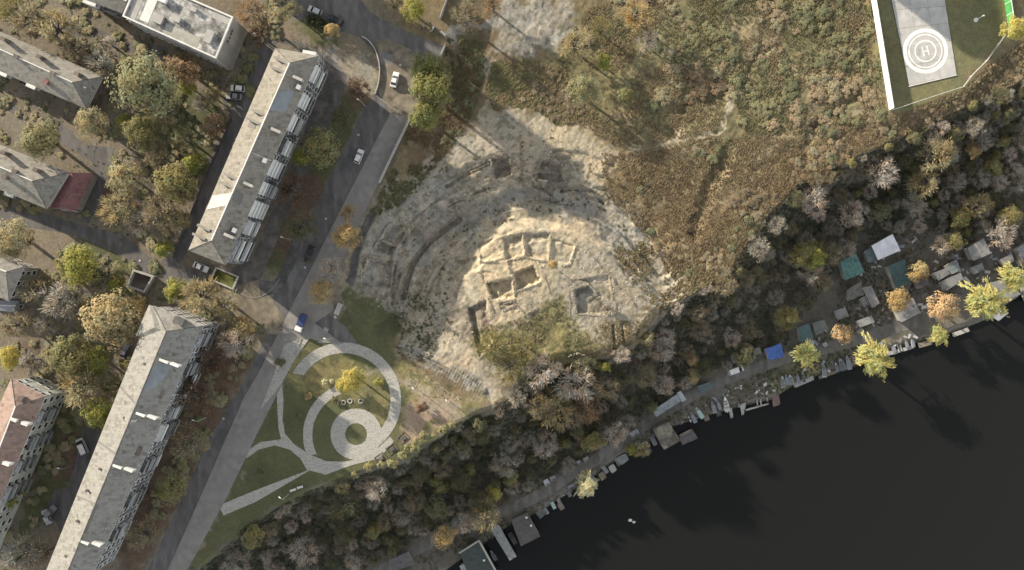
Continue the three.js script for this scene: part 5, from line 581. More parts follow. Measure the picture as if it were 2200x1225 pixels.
ST('upper edge of the deep left pit', [[1044, 606], [1070, 601], [1099, 596]], { s: 0.45 }); ST('pillar between the two deep pits', [[1102, 597], [1106, 615], [1107, 636]], { s: 0.55, rows: 3, w: 0.45 }); ST('lower edge of the deep right pit', [[1113, 626], [1136, 618], [1162, 608]], { s: 0.52 }); ST('dark line under the golden tree', [[1169, 588], [1176, 610], [1181, 630]], { s: 0.35, rows: 1 }); ST('double line low on the mound, upper', [[1073, 660], [1090, 652], [1107, 646]], { s: 0.5 }); ST('double line low on the mound, lower', [[1080, 668], [1096, 662], [1108, 656]], { s: 0.45 }); ST('short line low on the mound', [[1132, 674], [1146, 668], [1158, 660]], { s: 0.45 }); ST('left flank line of the mound', [[1048, 640], [1054, 655], [1062, 672]], { s: 0.42 });
ST('left edge of the right-hand room', [[1230, 624], [1234, 648], [1238, 672]], { s: 0.48 }); ST('outer line left of the right-hand room', [[1222, 626], [1225, 650], [1224, 682]], { s: 0.36, rows: 1 }); ST('upper edge of the right-hand room', [[1231, 622], [1246, 615], [1262, 611]], { s: 0.55 }); ST('round stone setting over the right-hand room', [[1256, 606], [1258, 612], [1264, 611], [1264, 604]], { s: 0.5, rows: 1 }); ST('long straight line above the right-hand room', [[1234, 600], [1270, 594], [1308, 588]], { s: 0.34, rows: 2, w: 0.3 }); ST('right side of the right-hand room, upper', [[1309, 592], [1314, 620], [1317, 645]], { s: 0.3, rows: 1 }); ST('white corner right of the right-hand room', [[1321, 652], [1323, 676], [1305, 678]], { s: 0.5 }); ST('dark tumble at the corner of the right-hand room', [[1296, 660], [1304, 664], [1298, 672], [1308, 672]], { s: 0.7, rows: 3, w: 0.6 });
ST('stepped line above the left upper room', [[1010, 372], [1030, 362], [1050, 352]], { s: 0.4 }); ST('lower stepped line left of the upper rooms', [[985, 398], [1010, 388], [1034, 382]], { s: 0.4 }); ST('pale baulk running down right from the upper rooms', [[1130, 393], [1150, 408], [1186, 426]], { s: 0.4, pale: 1.2 }); ST('cut edge at the upper right of the ditch', [[1212, 407], [1240, 402], [1272, 410]], { s: 0.36 }); ST('upper line over the deepest small room', [[1066, 331], [1084, 329], [1088, 338]], { s: 0.36, pale: 1.2 }); ST('right border of the right upper room', [[1215, 352], [1217, 372], [1215, 392]], { s: 0.4, pale: 1.2 }); ST('left border of the right upper room', [[1161, 340], [1155, 362], [1150, 383]], { s: 0.36 });
ST('outer line along the left trench', [[876, 598], [892, 556], [922, 520]], { s: 0.38, rows: 1 }); ST('short cross wall in the left dig', [[862, 533], [874, 540], [880, 546]], { s: 0.34, rows: 1, gap: 0.3 }); ST('ring of stones in the left slope', [[884, 468], [890, 464], [895, 470], [890, 478], [883, 476]], { s: 0.45, rows: 1 }); ST('stone cluster on the left slope', [[876, 478], [896, 490], [904, 502]], { s: 0.5, rows: 2, w: 0.9, gap: 0.35 }); ST('broken line at the left terrace foot', [[914, 572], [922, 588], [916, 602]], { s: 0.4, rows: 2, gap: 0.3 }); ST('small ring on the left terrace', [[910, 602], [916, 600], [918, 608], [911, 610]], { s: 0.35, rows: 1 });
ST('scarp rubble at the upper left of the mound', [[1052, 478], [1080, 472], [1104, 471]], { s: 0.42, gap: 0.4 }); ST('inner line of the leftmost mound room', [[1034, 564], [1058, 562], [1080, 556]], { s: 0.34, rows: 1 }); ST('short wall left of the deep left pit', [[1028, 585], [1036, 592], [1038, 606]], { s: 0.36, rows: 1 }); ST('thin line above the deep right pit', [[1091, 564], [1094, 578]], { s: 0.34, rows: 1 }); ST('line from the deep left pit downwards', [[1107, 640], [1110, 654], [1122, 668], [1134, 680]], { s: 0.36, rows: 1, gap: 0.25 }); ST('inner wall of the right-hand room', [[1264, 612], [1280, 628], [1284, 644]], { s: 0.36, rows: 1 }); ST('bottom line of the right-hand room', [[1240, 676], [1262, 676], [1290, 680]], { s: 0.34, rows: 1, gap: 0.25 }); ST('pale stones at the rim below the mound', [[1222, 764], [1240, 760], [1262, 766]], { s: 0.6, pale: 1.2, gap: 0.3 });
{ const g = stoneGeo[1].clone(); g.setAttribute('color', new THREE.BufferAttribute(new Float32Array(g.attributes.position.count * 3).fill(1), 3)); const dig = [[780, 480], [850, 420], [960, 400], [1050, 320], [1150, 290], [1290, 330], [1290, 420], [1400, 560], [1430, 650], [1330, 680], [1180, 640], [1100, 700], [1010, 740], [900, 720], [780, 640]]; scatter('rubble', 'loose stones and clods strewn over the dig', 'rubble', dig, 0.55, [0.14, 0.5], [[0.26, 0.235, 0.19], [0.36, 0.33, 0.27], [0.17, 0.145, 0.11], [0.3, 0.26, 0.2]], 22, { geo: g, cut: 0.4, freq: 0.25 }); }
{ const t = thing('stone_terrace', 'strip of worn grey flagstones between the pavement trees and the left dig', 'terrace'), l = GP([[803, 458], [792, 478], [781, 500], [773, 522], [766, 546], [762, 566], [759, 588], [752, 610]]), r = rng(8); for (let i = 0; i < l.length - 1; i++) for (let k = 0; k < 3; k++) for (const s of [-1, 1]) { const u = (k + 0.5) / 3, x = lerp(l[i][0], l[i + 1][0], u), z = lerp(l[i][1], l[i + 1][1], u), dx = l[i + 1][0] - l[i][0], dz = l[i + 1][1] - l[i][1], len = Math.hypot(dx, dz), ang = Math.atan2(-dz, dx), X = x - dz / len * s * 0.52, Z = z + dx / len * s * 0.52; part('flagstone', box(len / 3 - 0.1, 0.3, 0.98, X, ground(X, Z) + 0.12 + rr(-0.04, 0.06, r), Z, ang + rr(-0.05, 0.05, r)), M.concDark, t); } }
{ const t = thing('concrete_block', 'whitish concrete slab at the end of the pavement trees', 'slab'), p = G(727, 664); part('slab', box(1.4, 0.7, 3.4, p[0], p[1] + 0.4, p[2], -0.4, 0.08), M.conc, t); part('chip', box(0.8, 0.3, 0.9, p[0] - 0.9, p[1] + 0.15, p[2] + 2.3, 0.4, 0.06), M.conc, t); }
// ---------------------------------------------------------------- park furniture
for (const [x, y, a, l] of [[818, 985, 0.6, 'lowest of three'], [842, 965, 0.65, 'middle of three'], [866, 941, 0.72, 'highest of three']]) { const p = W(x, y, 0.05), t = thing('memorial', 'square stone memorial pad with a dark slab beside the ring path, ' + l, 'memorial', 'memorial pads along the park rim'); part('kerb_frame', prism([[-1.5, -1.25], [1.5, -1.25], [1.5, 1.25], [-1.5, 1.25]].map(([u, v]) => [p[0] + u * Math.cos(a) + v * Math.sin(a), p[1] - u * Math.sin(a) + v * Math.cos(a)]), 0, 0.14, [[[-1.25, -1], [1.25, -1], [1.25, 1], [-1.25, 1]].map(([u, v]) => [p[0] + u * Math.cos(a) + v * Math.sin(a), p[1] - u * Math.sin(a) + v * Math.cos(a)])]), M.brick, t); part('slab', box(1.3, 0.35, 1.1, p[0] + 0.1, 0.2, p[1], a, 0.03), M.concDark, t); }
for (const [x, y, l] of [[738, 865, 'left'], [752, 862, 'middle'], [775, 862, 'right']]) { const p = W(x, y), t = thing('flower_ring', 'small round stone flower ring on the park lawn, ' + l + ' of three', 'planter', 'round flower rings in the park'); const g = new THREE.TorusGeometry(0.6, 0.14, 8, 20); g.rotateX(Math.PI / 2); g.translate(p[0], 0.08, p[1]); part('rim', g, M.conc, t); part('soil', new THREE.CylinderGeometry(0.56, 0.56, 0.1, 16).translate(p[0], 0.03, p[1]), M.bark, t); }
{ const mk = (x, y, a, label) => { const p = W(x, y), t = thing('park_bench', label, 'bench', 'white benches by the park path', [p[0], 0, p[1]]); t.rotation.y = a; part('seat', box(1.8, 0.08, 0.5, 0, 0.45, 0, 0, 0.02), M.white, t); part('backrest', box(1.8, 0.45, 0.06, 0, 0.75, 0.26), M.white, t); for (const s of [-0.7, 0.7]) part('leg', box(0.1, 0.45, 0.45, s, 0.22, 0), M.concDark, t); }; mk(630, 1052, 0.3, 'white bench beside the lower park path, left of two'); mk(645, 1046, 0.3, 'white bench beside the lower park path, right of two'); }
function lamp(x, y, h, label, ang = 0) { const p = W(x, y), t = thing('street_lamp', label, 'street lamp', null, [p[0], 0, p[1]]); t.rotation.y = ang; part('pole', tube([0, 0, 0], [0, h, 0], 0.11, 0.07, 8), M.metal, t); part('arm', tube([0, h, 0], [0.8, h + 0.15, 0], 0.05, 0.05, 6), M.metal, t); part('lamp_head', box(0.75, 0.14, 0.3, 1.05, h + 0.15, 0, 0, 0.05), M.white, t); }
lamp(896, 836, 5, 'lamp post alone on the dry grass below the dig, casting a long thin shadow', 2.2); lamp(966, 862, 4.5, 'lamp post on the pale bank nearest the wooded slope', 2.2); lamp(716, 726, 6.5, 'lamp post between the driveway and the ring path', 2.9); lamp(724, 328, 6.5, 'street lamp beside the shaded lawn of the main road', 2.8); lamp(626, 515, 6.5, 'street lamp in the strip by the dark moving car', 2.8); lamp(443, 897, 7, 'street lamp on the verge opposite the park', 2.8); lamp(784, 228, 6, 'street lamp at the kerb of the junction', 2.6); lamp(620, 1062, 6, 'lamp post left of the white benches', 2.5); lamp(568, 90, 6, 'street lamp at the top of the alley', 2.6); lamp(158, 998, 6, 'lamp post on the lawn beside the parking lane', 2.9); lamp(458, 318, 6, 'lamp post among the courtyard trees beside the alley', 2.8);
for (const [x, y, l] of [[700, 470, 'beside the thin gold pavement tree'], [655, 575, 'by the dark moving car'], [770, 290, 'above the white hatchback'], [860, 140, 'in the sunlit bend'], [480, 900, 'opposite the park'], [300, 560, 'in the yard road']]) { const p = W(x, y), t = thing('manhole_cover', 'round iron manhole cover on the road ' + l, 'manhole cover', 'manhole covers in the roads', [p[0], 0, p[1]]); part('cover', new THREE.CylinderGeometry(0.36, 0.36, 0.05, 18).translate(0, 0.02, 0), M.metal, t); part('rim', new THREE.TorusGeometry(0.42, 0.05, 6, 20).rotateX(Math.PI / 2).translate(0, 0.03, 0), M.concDark, t); }
for (const [x, y, h, l] of [[1625, 836, 3, 'first'], [1290, 655, 0, '']]) if (h) { const p = W(x, y, BANK_Y), t = thing('mooring_post', 'tall mooring post at the plank pier', 'post'); part('post', tube([p[0], BANK_Y - 1, p[1]], [p[0], BANK_Y + h, p[1]], 0.12, 0.1), M.wood, t); part('cap', box(0.3, 0.1, 0.3, p[0], BANK_Y + h, p[1]), M.white, t); }
// ---------------------------------------------------------------- cars, lorry, scooters
function side(pts, w, bevel = 0.06) { const s = new THREE.Shape(pts.map((p) => new THREE.Vector2(p[0], p[1]))), g = new THREE.ExtrudeGeometry(s, { depth: w - 2 * bevel, bevelEnabled: true, bevelSize: bevel, bevelThickness: bevel, bevelSegments: 2 }); g.translate(0, 0, -w / 2 + bevel); return uvBox(g); }
const tyre = (() => { const g = new THREE.CylinderGeometry(0.32, 0.32, 0.22, 16); g.rotateX(Math.PI / 2); return g; })(), rim = (() => { const g = new THREE.CylinderGeometry(0.19, 0.19, 0.24, 12); g.rotateX(Math.PI / 2); return g; })();
const CARS = {
  sedan: { len: 4.4, body: side([[-2.15, 0.3], [2.1, 0.3], [2.15, 0.62], [1.95, 0.8], [0.95, 0.92], [-1.4, 0.95], [-2.1, 0.9], [-2.18, 0.6]], 1.76), glass: side([[-1.75, 0.9], [1.05, 0.88], [0.35, 1.36], [-1.05, 1.38]], 1.56, 0.1), roof: side([[-1.12, 1.36], [0.3, 1.34], [0.2, 1.46], [-1.0, 1.47]], 1.4, 0.05), ax: 1.35, y: 0.62 },
  hatch: { len: 4.1, body: side([[-2, 0.3], [1.95, 0.3], [2, 0.62], [1.85, 0.82], [1.0, 0.95], [-1.9, 1.0], [-2.05, 0.6]], 1.74), glass: side([[-1.9, 0.95], [1.1, 0.9], [0.4, 1.42], [-1.55, 1.46]], 1.56, 0.1), roof: side([[-1.6, 1.44], [0.35, 1.4], [0.25, 1.52], [-1.5, 1.55]], 1.42, 0.05), ax: 1.25, y: 0.62 },
  van: { len: 4.7, body: side([[-2.35, 0.35], [2.3, 0.35], [2.35, 0.8], [2.1, 1.1], [1.6, 1.2], [-2.35, 1.25]], 1.9), glass: side([[-2.3, 1.2], [1.75, 1.15], [1.05, 1.85], [-2.2, 1.88]], 1.72, 0.1), roof: side([[-2.25, 1.84], [0.75, 1.82], [0.65, 1.98], [-2.15, 2.0]], 1.66, 0.06), ax: 1.4, y: 0.75 },
};
function car(kind, px, py, dx, dy, m, label, opt = {}) {
  const y = opt.y ?? 0.016, p = W(px, py, y + 0.7), k = CARS[kind], t = thing(kind === 'van' ? 'parked_van' : opt.name ?? 'parked_car', label, kind === 'van' ? 'van' : 'car', null, [p[0], y, p[1]]); t.rotation.y = Math.atan2(-dy, dx);
  part('body', k.body, m, t); part('windows', k.glass, M.glass, t); part('roof', k.roof, m, t);
  for (const x of [-k.ax, k.ax]) for (const z of [-0.78, 0.78]) { const w = part('wheel', tyre, M.rubber, t); w.position.set(x, 0.32, z); part('rim', rim, M.metal, w); }
  for (const z of [-0.62, 0.62]) { part('headlight', box(0.1, 0.16, 0.34, k.len / 2 - 0.07, k.y, z), M.frame, t); part('tail_light', box(0.08, 0.18, 0.3, -k.len / 2 + 0.02, k.y + 0.1, z), paint(0.25, 0.02, 0.02), t); }
  return t;
}
const WHITE = paint(0.75, 0.75, 0.75), SILVER = mat(lin(0.42, 0.43, 0.45), { roughness: 0.35, metalness: 0.3 }), GREYCAR = paint(0.26, 0.26, 0.28), DARKCAR = paint(0.028, 0.03, 0.036), BLUE = paint(0.05, 0.075, 0.19);
car('sedan', 848, 171, 0.25, -0.97, WHITE, 'white saloon car on the sunlit road bend', { name: 'moving_car' }); car('hatch', 771, 336, 0.36, -0.93, WHITE, 'white hatchback driving in the shade of the main road', { name: 'moving_car' }); car('sedan', 665, 541, 0.38, -0.92, DARKCAR, 'black car driving on the main road near the pavement trees', { name: 'moving_car' });
car('hatch', 510, 190, -1, -0.08, WHITE, 'white car parked on the alley, upper of two side by side'); car('sedan', 503, 207, -1, -0.1, GREYCAR, 'grey car parked on the alley, just below the white one'); car('sedan', 431, 574, 0.92, 0.4, WHITE, 'white car parked at the ribbed end roof of the middle block'); car('sedan', 267, 755, 0.36, -0.93, GREYCAR, 'grey car parked under trees left of the white-roofed block'); car('van', 177, 959, -0.42, -0.91, WHITE, 'white van parked on the purple-grey lane of the lower courtyard'); car('sedan', 100, 1111, -0.4, -0.9, SILVER, 'silver car parked at the end of the lower lane'); car('hatch', 107, 1100, 0.7, -0.7, GREYCAR, 'dark grey car touching the silver one at the end of the lower lane'); car('hatch', 676, 23, -0.9, -0.42, SILVER, 'silver car parked beside the clipped bushes at the top'); car('sedan', 722, 42, -0.87, -0.5, DARKCAR, 'black car parked beside the pale gold little tree'); car('van', 1581, 795, 0.94, -0.34, WHITE, 'white van parked beside the river road', { y: BANK_Y });
{ const y = 0.12, p = W(647, 694, 1), t = thing('tipper_lorry', 'small lorry with a blue box and white cab on the pavement above the plaza', 'lorry', null, [p[0], y, p[1]]); t.rotation.y = Math.atan2(-0.93, -0.36); part('chassis', box(5.4, 0.3, 1.3, 0, 0.55, 0), M.rubber, t); part('cargo_box', box(3.5, 1.2, 2.05, -0.9, 1.35, 0, 0, 0.06), BLUE, t); part('cargo_cover', box(3.3, 0.1, 1.85, -0.9, 1.98, 0), paint(0.04, 0.06, 0.15), t); part('cab', side([[-0.7, 0.5], [0.75, 0.5], [0.8, 1.1], [0.55, 2.0], [-0.7, 2.0]], 1.85).translate(1.85, 0, 0), WHITE, t); part('windscreen', box(0.06, 0.7, 1.6, 2.58, 1.5, 0), M.glass, t); for (const x of [-1.8, 1.8]) for (const z of [-0.8, 0.8]) { const w = part('wheel', tyre, M.rubber, t); w.position.set(x, 0.4, z); w.scale.setScalar(1.25); } }
for (const [x, y, a, m, l] of [[909, 61, 1.2, GREYCAR, 'grey motor scooter standing at the roadside left of the barrier'], [929, 63, 0.9, WHITE, 'white motor scooter standing in front of the barrier beam']]) { const p = W(x, y), t = thing('motor_scooter', l, 'scooter', null, [p[0], 0, p[1]]); t.rotation.y = a; part('body', side([[-0.8, 0.3], [0.2, 0.25], [0.55, 0.3], [0.6, 0.85], [0.5, 0.9], [0.3, 0.4], [-0.2, 0.45], [-0.35, 0.75], [-0.9, 0.75]], 0.5, 0.05), m, t); part('seat', box(0.75, 0.14, 0.42, -0.5, 0.82, 0, 0, 0.04), M.rubber, t); part('handlebar', box(0.08, 0.08, 0.85, 0.5, 1, 0), M.metal, t); for (const q of [-0.6, 0.68]) { const w = part('wheel', tyre, M.rubber, t); w.scale.setScalar(0.75); w.position.set(q, 0.24, 0); } }
// ---------------------------------------------------------------- people: one smooth body each
function figure(joints, cell) { // joints: [from, to, r0, r1]
  const mc = new MarchingCubes(cell, new THREE.MeshBasicMaterial(), false, false, 60000), n = cell, f = mc.field, S = 1.05; mc.isolation = 0;
  for (let k = 0; k < n; k++) for (let j = 0; j < n; j++) for (let i = 0; i < n; i++) { const p = [(i - n / 2) / (n / 2) * S, (j - n / 2) / (n / 2) * S + 0.9, (k - n / 2) / (n / 2) * S]; let d = 0; for (const [a, b, r0, r1] of joints) { const e = b.map((v, q) => v - a[q]), l2 = e[0] ** 2 + e[1] ** 2 + e[2] ** 2 || 1e-6, t = clamp(((p[0] - a[0]) * e[0] + (p[1] - a[1]) * e[1] + (p[2] - a[2]) * e[2]) / l2, 0, 1), ds = Math.hypot(p[0] - a[0] - e[0] * t, p[1] - a[1] - e[1] * t, p[2] - a[2] - e[2] * t) - lerp(r0, r1, t); d += Math.exp(-ds * 45); } f[i + j * n + k * n * n] = Math.log(d + 1e-30) / 45; }
  mc.update(); const c = mc.count ?? mc.geometry.drawRange.count, P = new Float32Array(mc.positionArray.slice(0, c * 3)); for (let i = 0; i < P.length; i += 3) { P[i] *= S; P[i + 1] = P[i + 1] * S + 0.9; P[i + 2] *= S; }
  const g = new THREE.BufferGeometry(); g.setAttribute('position', new THREE.BufferAttribute(P, 3)); g.computeVertexNormals(); return g;
}
const bodyGeo = figure([[[0, 1.0, 0], [0, 1.4, 0], 0.15, 0.17], [[-0.17, 1.4, 0], [0.17, 1.4, 0], 0.075, 0.075], [[0, 1.42, 0], [0, 1.55, 0.01], 0.06, 0.055], [[0, 1.63, 0.02], [0, 1.7, 0.02], 0.095, 0.1], [[0, 1.62, 0.11], [0, 1.61, 0.12], 0.02, 0.02], [[-0.19, 1.4, 0], [-0.24, 1.12, -0.02], 0.06, 0.05], [[-0.24, 1.12, -0.02], [-0.24, 0.86, 0.05], 0.05, 0.04], [[0.19, 1.4, 0], [0.24, 1.12, -0.02], 0.06, 0.05], [[0.24, 1.12, -0.02], [0.24, 0.86, 0.05], 0.05, 0.04], [[-0.24, 0.85, 0.06], [-0.23, 0.75, 0.08], 0.038, 0.03], [[0.24, 0.85, 0.06], [0.23, 0.75, 0.08], 0.038, 0.03], [[-0.09, 0.95, 0], [-0.1, 0.5, 0.06], 0.1, 0.07], [[-0.1, 0.5, 0.06], [-0.11, 0.08, -0.04], 0.065, 0.045], [[0.09, 0.95, 0], [0.1, 0.5, -0.02], 0.1, 0.07], [[0.1, 0.5, -0.02], [0.11, 0.08, -0.06], 0.065, 0.045], [[-0.11, 0.05, -0.05], [-0.12, 0.04, 0.12], 0.045, 0.04], [[0.11, 0.05, -0.07], [0.12, 0.04, 0.1], 0.045, 0.04]], 56);
for (const [x, y, a, c, l] of [[605, 702, 2.4, [0.03, 0.03, 0.035], 'person in dark clothes walking on the sunlit plaza, upper of two together'], [605, 708, 2.2, [0.05, 0.035, 0.03], 'person in dark brown clothes walking on the sunlit plaza, lower of two together'], [631, 708, 0.5, [0.035, 0.04, 0.05], 'person in dark clothes standing beside the lorry cab']]) { const p = W(x, y, 0.5), t = thing('person', l, 'person', null, [p[0], 0.11, p[1]]); t.rotation.y = a; part('body', bodyGeo, mat(lin(...c)), t); const h = new THREE.SphereGeometry(0.112, 14, 10, 0, 6.3, 0, 1.7); h.translate(0, 1.7, 0.005); part('hair', h, M.bark, t); }
// ---------------------------------------------------------------- sheds and boathouses on the bank
function shed(name, label, px, h, m, o = {}) { // px: roof corners, clockwise from the upper left as seen
  const y0 = o.y0 ?? BANK_Y, top = y0 + h, q = WL(px, top), t = thing(name, label, o.cat ?? 'shed'), c = [0, 1].map((k) => q.reduce((s, p) => s + p[k], 0) / q.length), w = inset(q, o.over ?? 0.3), rise = o.rise ?? 0.4, H = q.map((_, i) => top + (i < 2 ? rise : 0)), v = (p, y) => [p[0], y, p[1]], th = 0.12, f = [];
  if (!o.open) part('wall', prism(w, y0 - 0.6, top - 0.02), o.wall ?? M.plaster, t); else for (const p of w) part('post', tube([p[0], y0 - 1.8, p[1]], [p[0], top - 0.02, p[1]], 0.14, 0.14), M.woodDark, t);
  f.push([v(q[0], H[0]), v(q[2], H[2]), v(q[1], H[1])], [v(q[0], H[0]), v(q[3], H[3]), v(q[2], H[2])], [v(q[0], H[0] - th), v(q[1], H[1] - th), v(q[2], H[2] - th)], [v(q[0], H[0] - th), v(q[2], H[2] - th), v(q[3], H[3] - th)]);
  for (let i = 0; i < 4; i++) { const j = (i + 1) % 4; f.push([v(q[i], H[i]), v(q[j], H[j]), v(q[j], H[j] - th)], [v(q[i], H[i]), v(q[j], H[j] - th), v(q[i], H[i] - th)]); }
  part('roof', flat(f), m, t);
  if (!o.open) { const k = o.front ?? 2, wl = wallLine(w[k], w[(k + 1) % 4], c); onWall(new THREE.Mesh(doorGeo, M.woodDark), wl, wl.l * 0.35, y0 + 1.1, t).name = 'door'; if (h > 2.2) windowAt(wl, wl.l * 0.75, y0 + 1.5, t, 0.7); if (rise > 0.15) for (const [a, b] of [[0, 3], [1, 2]]) part('gable', flat([[v(w[a], top - 0.02), v(w[b], top - 0.02), v(w[a], top + rise * 0.85)]]), o.wall ?? M.plaster, t); }
  const rg = join([0.2, 0.4, 0.6, 0.8].map((u) => tube(v([lerp(q[0][0], q[1][0], u), lerp(q[0][1], q[1][1], u)], top + rise + 0.01), v([lerp(q[3][0], q[2][0], u), lerp(q[3][1], q[2][1], u)], top + 0.01), 0.035, 0.035, 4))); if (o.ribs) part('roof_batten', rg, o.ribs, t);
  return t;
}
const rm = (r, g, b, map = G_SHEET) => mat(lin(r, g, b), { map, roughness: 0.75 }), TEAL = rm(0.075, 0.17, 0.165), DTEAL = rm(0.045, 0.09, 0.095), GREYR = rm(0.2, 0.2, 0.205), PALER = rm(0.34, 0.36, 0.39), BLUER = rm(0.06, 0.13, 0.4);
shed('shed', 'shed with a teal-green roof beside the white-roofed one', [[1804, 562], [1838, 545], [1858, 585], [1816, 603]], 3, TEAL, { ribs: TEAL }); shed('shed', 'shed with a bright white roof, largest of the bank plots', [[1872, 528], [1917, 503], [1935, 538], [1887, 559]], 3.2, rm(0.72, 0.74, 0.8, G_SOFT), { rise: 0.3 }); shed('shed', 'shed with a dark green roof below the white-roofed one', [[1906, 573], [1943, 557], [1957, 608], [1926, 623]], 2.8, DTEAL, { ribs: DTEAL }); shed('shed', 'lean-to with a dull blue-green roof against the white-roofed shed', [[1855, 541], [1872, 531], [1886, 559], [1866, 565]], 2.1, rm(0.1, 0.14, 0.15), { rise: 0.2 });
shed('shed', 'grey-roofed shed under the leaning gold tree', [[1918, 655], [1960, 640], [1979, 672], [1936, 693]], 2.7, rm(0.27, 0.27, 0.28), {}); shed('shed', 'low dull-roofed shed below the teal-green roofed one', [[1822, 622], [1850, 604], [1857, 634], [1820, 648]], 2, rm(0.13, 0.125, 0.115), { rise: 0.2 }); shed('shed', 'narrow grey-roofed shed beside the dug yard below the teal-green roof', [[1852, 618], [1872, 614], [1890, 652], [1874, 662]], 2.2, rm(0.2, 0.195, 0.2), { rise: 0.2 }); shed('shed', 'small grey shed with light trim in the dug yard', [[1846, 642], [1861, 634], [1872, 656], [1856, 662]], 1.8, rm(0.1, 0.1, 0.105), { rise: 0.15, ribs: M.frame });
shed('shed', 'grey-roofed boatyard shed in the open yard, beside a lumpy heap', [[2078, 533], [2112, 512], [2130, 545], [2091, 561]], 3, rm(0.25, 0.25, 0.26), {}); shed('shed', 'grey flat-roofed hut left of the dark slot in the boatyard', [[2002, 588], [2033, 576], [2041, 588], [2017, 604]], 2.4, GREYR, { rise: 0.15 }); shed('shed', 'wide grey flat-roofed hut right of the dark slot in the boatyard', [[2021, 605], [2064, 586], [2070, 600], [2033, 626]], 2.4, rm(0.22, 0.22, 0.23), { rise: 0.15 }); shed('shed', 'pale blue-grey tarpaulin-roofed hut at the upper boatyard', [[2030, 572], [2055, 557], [2066, 583], [2043, 590]], 2, rm(0.2, 0.235, 0.25), { rise: 0.1 });
shed('shed', 'small grey box hut near the right edge', [[2148, 558], [2174, 546], [2180, 561], [2158, 573]], 2.2, rm(0.2, 0.205, 0.2), { rise: 0.1 }); shed('shed', 'white-framed building cut by the right edge', [[2184, 534], [2230, 505], [2260, 550], [2210, 580]], 3.4, rm(0.2, 0.22, 0.24), { ribs: M.white, over: 0.5 }); shed('shed', 'grey flat-roofed hall between the two big willows on the shore', [[2122, 610], [2160, 598], [2194, 632], [2150, 652]], 2.6, rm(0.22, 0.23, 0.25), { rise: 0.2 }); shed('shed', 'slate-grey shed at the right edge under the willow', [[2190, 590], [2240, 570], [2260, 640], [2212, 650]], 2.6, rm(0.25, 0.28, 0.31), { rise: 0.2 });
shed('shed', 'shed with a vivid blue roof beside the round willow', [[1643, 750], [1678, 737], [1684, 767], [1653, 775]], 2.8, BLUER, { ribs: BLUER }); shed('shed', 'shed with a murky teal roof above the small orange-tan tree', [[1715, 704], [1738, 694], [1749, 731], [1719, 734]], 2.6, rm(0.07, 0.125, 0.135), {}); shed('shed', 'grey-roofed shed adjoining the murky teal one', [[1744, 695], [1770, 687], [1780, 707], [1754, 721]], 2.6, rm(0.13, 0.14, 0.14), {}); shed('container', 'small whitish container beside the river road', [[1767, 738], [1775, 735], [1781, 746], [1773, 750]], 1.6, PALER, { rise: 0.02, cat: 'container' });
shed('shed', 'long pale blue-grey roof beside the river road', [[1402, 882], [1455, 846], [1463, 862], [1410, 897]], 2.8, rm(0.22, 0.245, 0.27), {}); shed('shed', 'white end roof joined to the long blue-grey one', [[1454, 844], [1463, 840], [1475, 859], [1465, 864]], 3.1, PALER, { rise: 0.1 }); shed('shed', 'dark teal shed roof at the bend of the river road', [[1499, 829], [1526, 820], [1535, 830], [1504, 848]], 2.6, rm(0.06, 0.095, 0.1), {}); shed('shed', 'small white-roofed hut left of the river road, low on the slope', [[1167, 1034], [1176, 1028], [1183, 1038], [1172, 1046]], 2, PALER, { rise: 0.1 }); shed('shed', 'small grey hut next to the small white-roofed one', [[1180, 1026], [1192, 1021], [1196, 1030], [1184, 1035]], 2, GREYR, { rise: 0.1 }); shed('shed', 'small pale hut among the trees above the river road', [[1238, 992], [1246, 988], [1250, 996], [1242, 1000]], 1.8, PALER, { rise: 0.1 });
shed('boathouse', 'boathouse with a cream sunlit roof and purple front standing over the water', [[1403, 923], [1436, 907], [1463, 947], [1427, 967]], 5.2, rm(0.36, 0.335, 0.27, G_STAIN), { y0: WATER_Y + 0.3, wall: rm(0.16, 0.125, 0.14), rise: 0.2, over: 0.15, cat: 'boathouse' });
const brownHouse = shed('boathouse', 'low boathouse with a dark brown-grey roof and light right edge at the lower shore', [[1098, 1118], [1133, 1103], [1161, 1153], [1119, 1174]], 3, rm(0.085, 0.078, 0.08), { y0: WATER_Y + 0.4, rise: 0.1, cat: 'boathouse' }); shed('boathouse', 'narrow jetty roof of pale grey sheet at the lower shore', [[1053, 1136], [1072, 1128], [1110, 1196], [1095, 1205]], 2.8, rm(0.22, 0.235, 0.24), { y0: WATER_Y + 0.4, rise: 0.05, open: true, cat: 'boathouse' });
{ const t = shed('boathouse', 'broad boathouse with a dark green roof and pale edging at the bottom edge', [[988, 1188], [1028, 1163], [1068, 1236], [1016, 1262]], 3.4, rm(0.04, 0.052, 0.05), { y0: WATER_Y + 0.4, rise: 0.3, cat: 'boathouse' }), q = WL([[986, 1188], [1029, 1161], [1070, 1236]], WATER_Y + 3.9); for (const [a, b] of [[q[0], q[1]], [q[1], q[2]]]) part('edging', tube([a[0], WATER_Y + 4.15, a[1]], [b[0], WATER_Y + (b === q[2] ? 3.85 : 4.15), b[1]], 0.3, 0.3, 6), M.conc, t);
  for (const [x, y, h] of [[1131, 1112, brownHouse], [1141, 1129, brownHouse], [1040, 1204, t]]) { const p = W(x, y, WATER_Y + 3.8); part('roof_vent', join([new THREE.CylinderGeometry(0.2, 0.2, 0.7, 10).translate(p[0], WATER_Y + 3.7, p[1]), new THREE.ConeGeometry(0.36, 0.2, 10).translate(p[0], WATER_Y + 4.1, p[1])]), M.white, h); } }
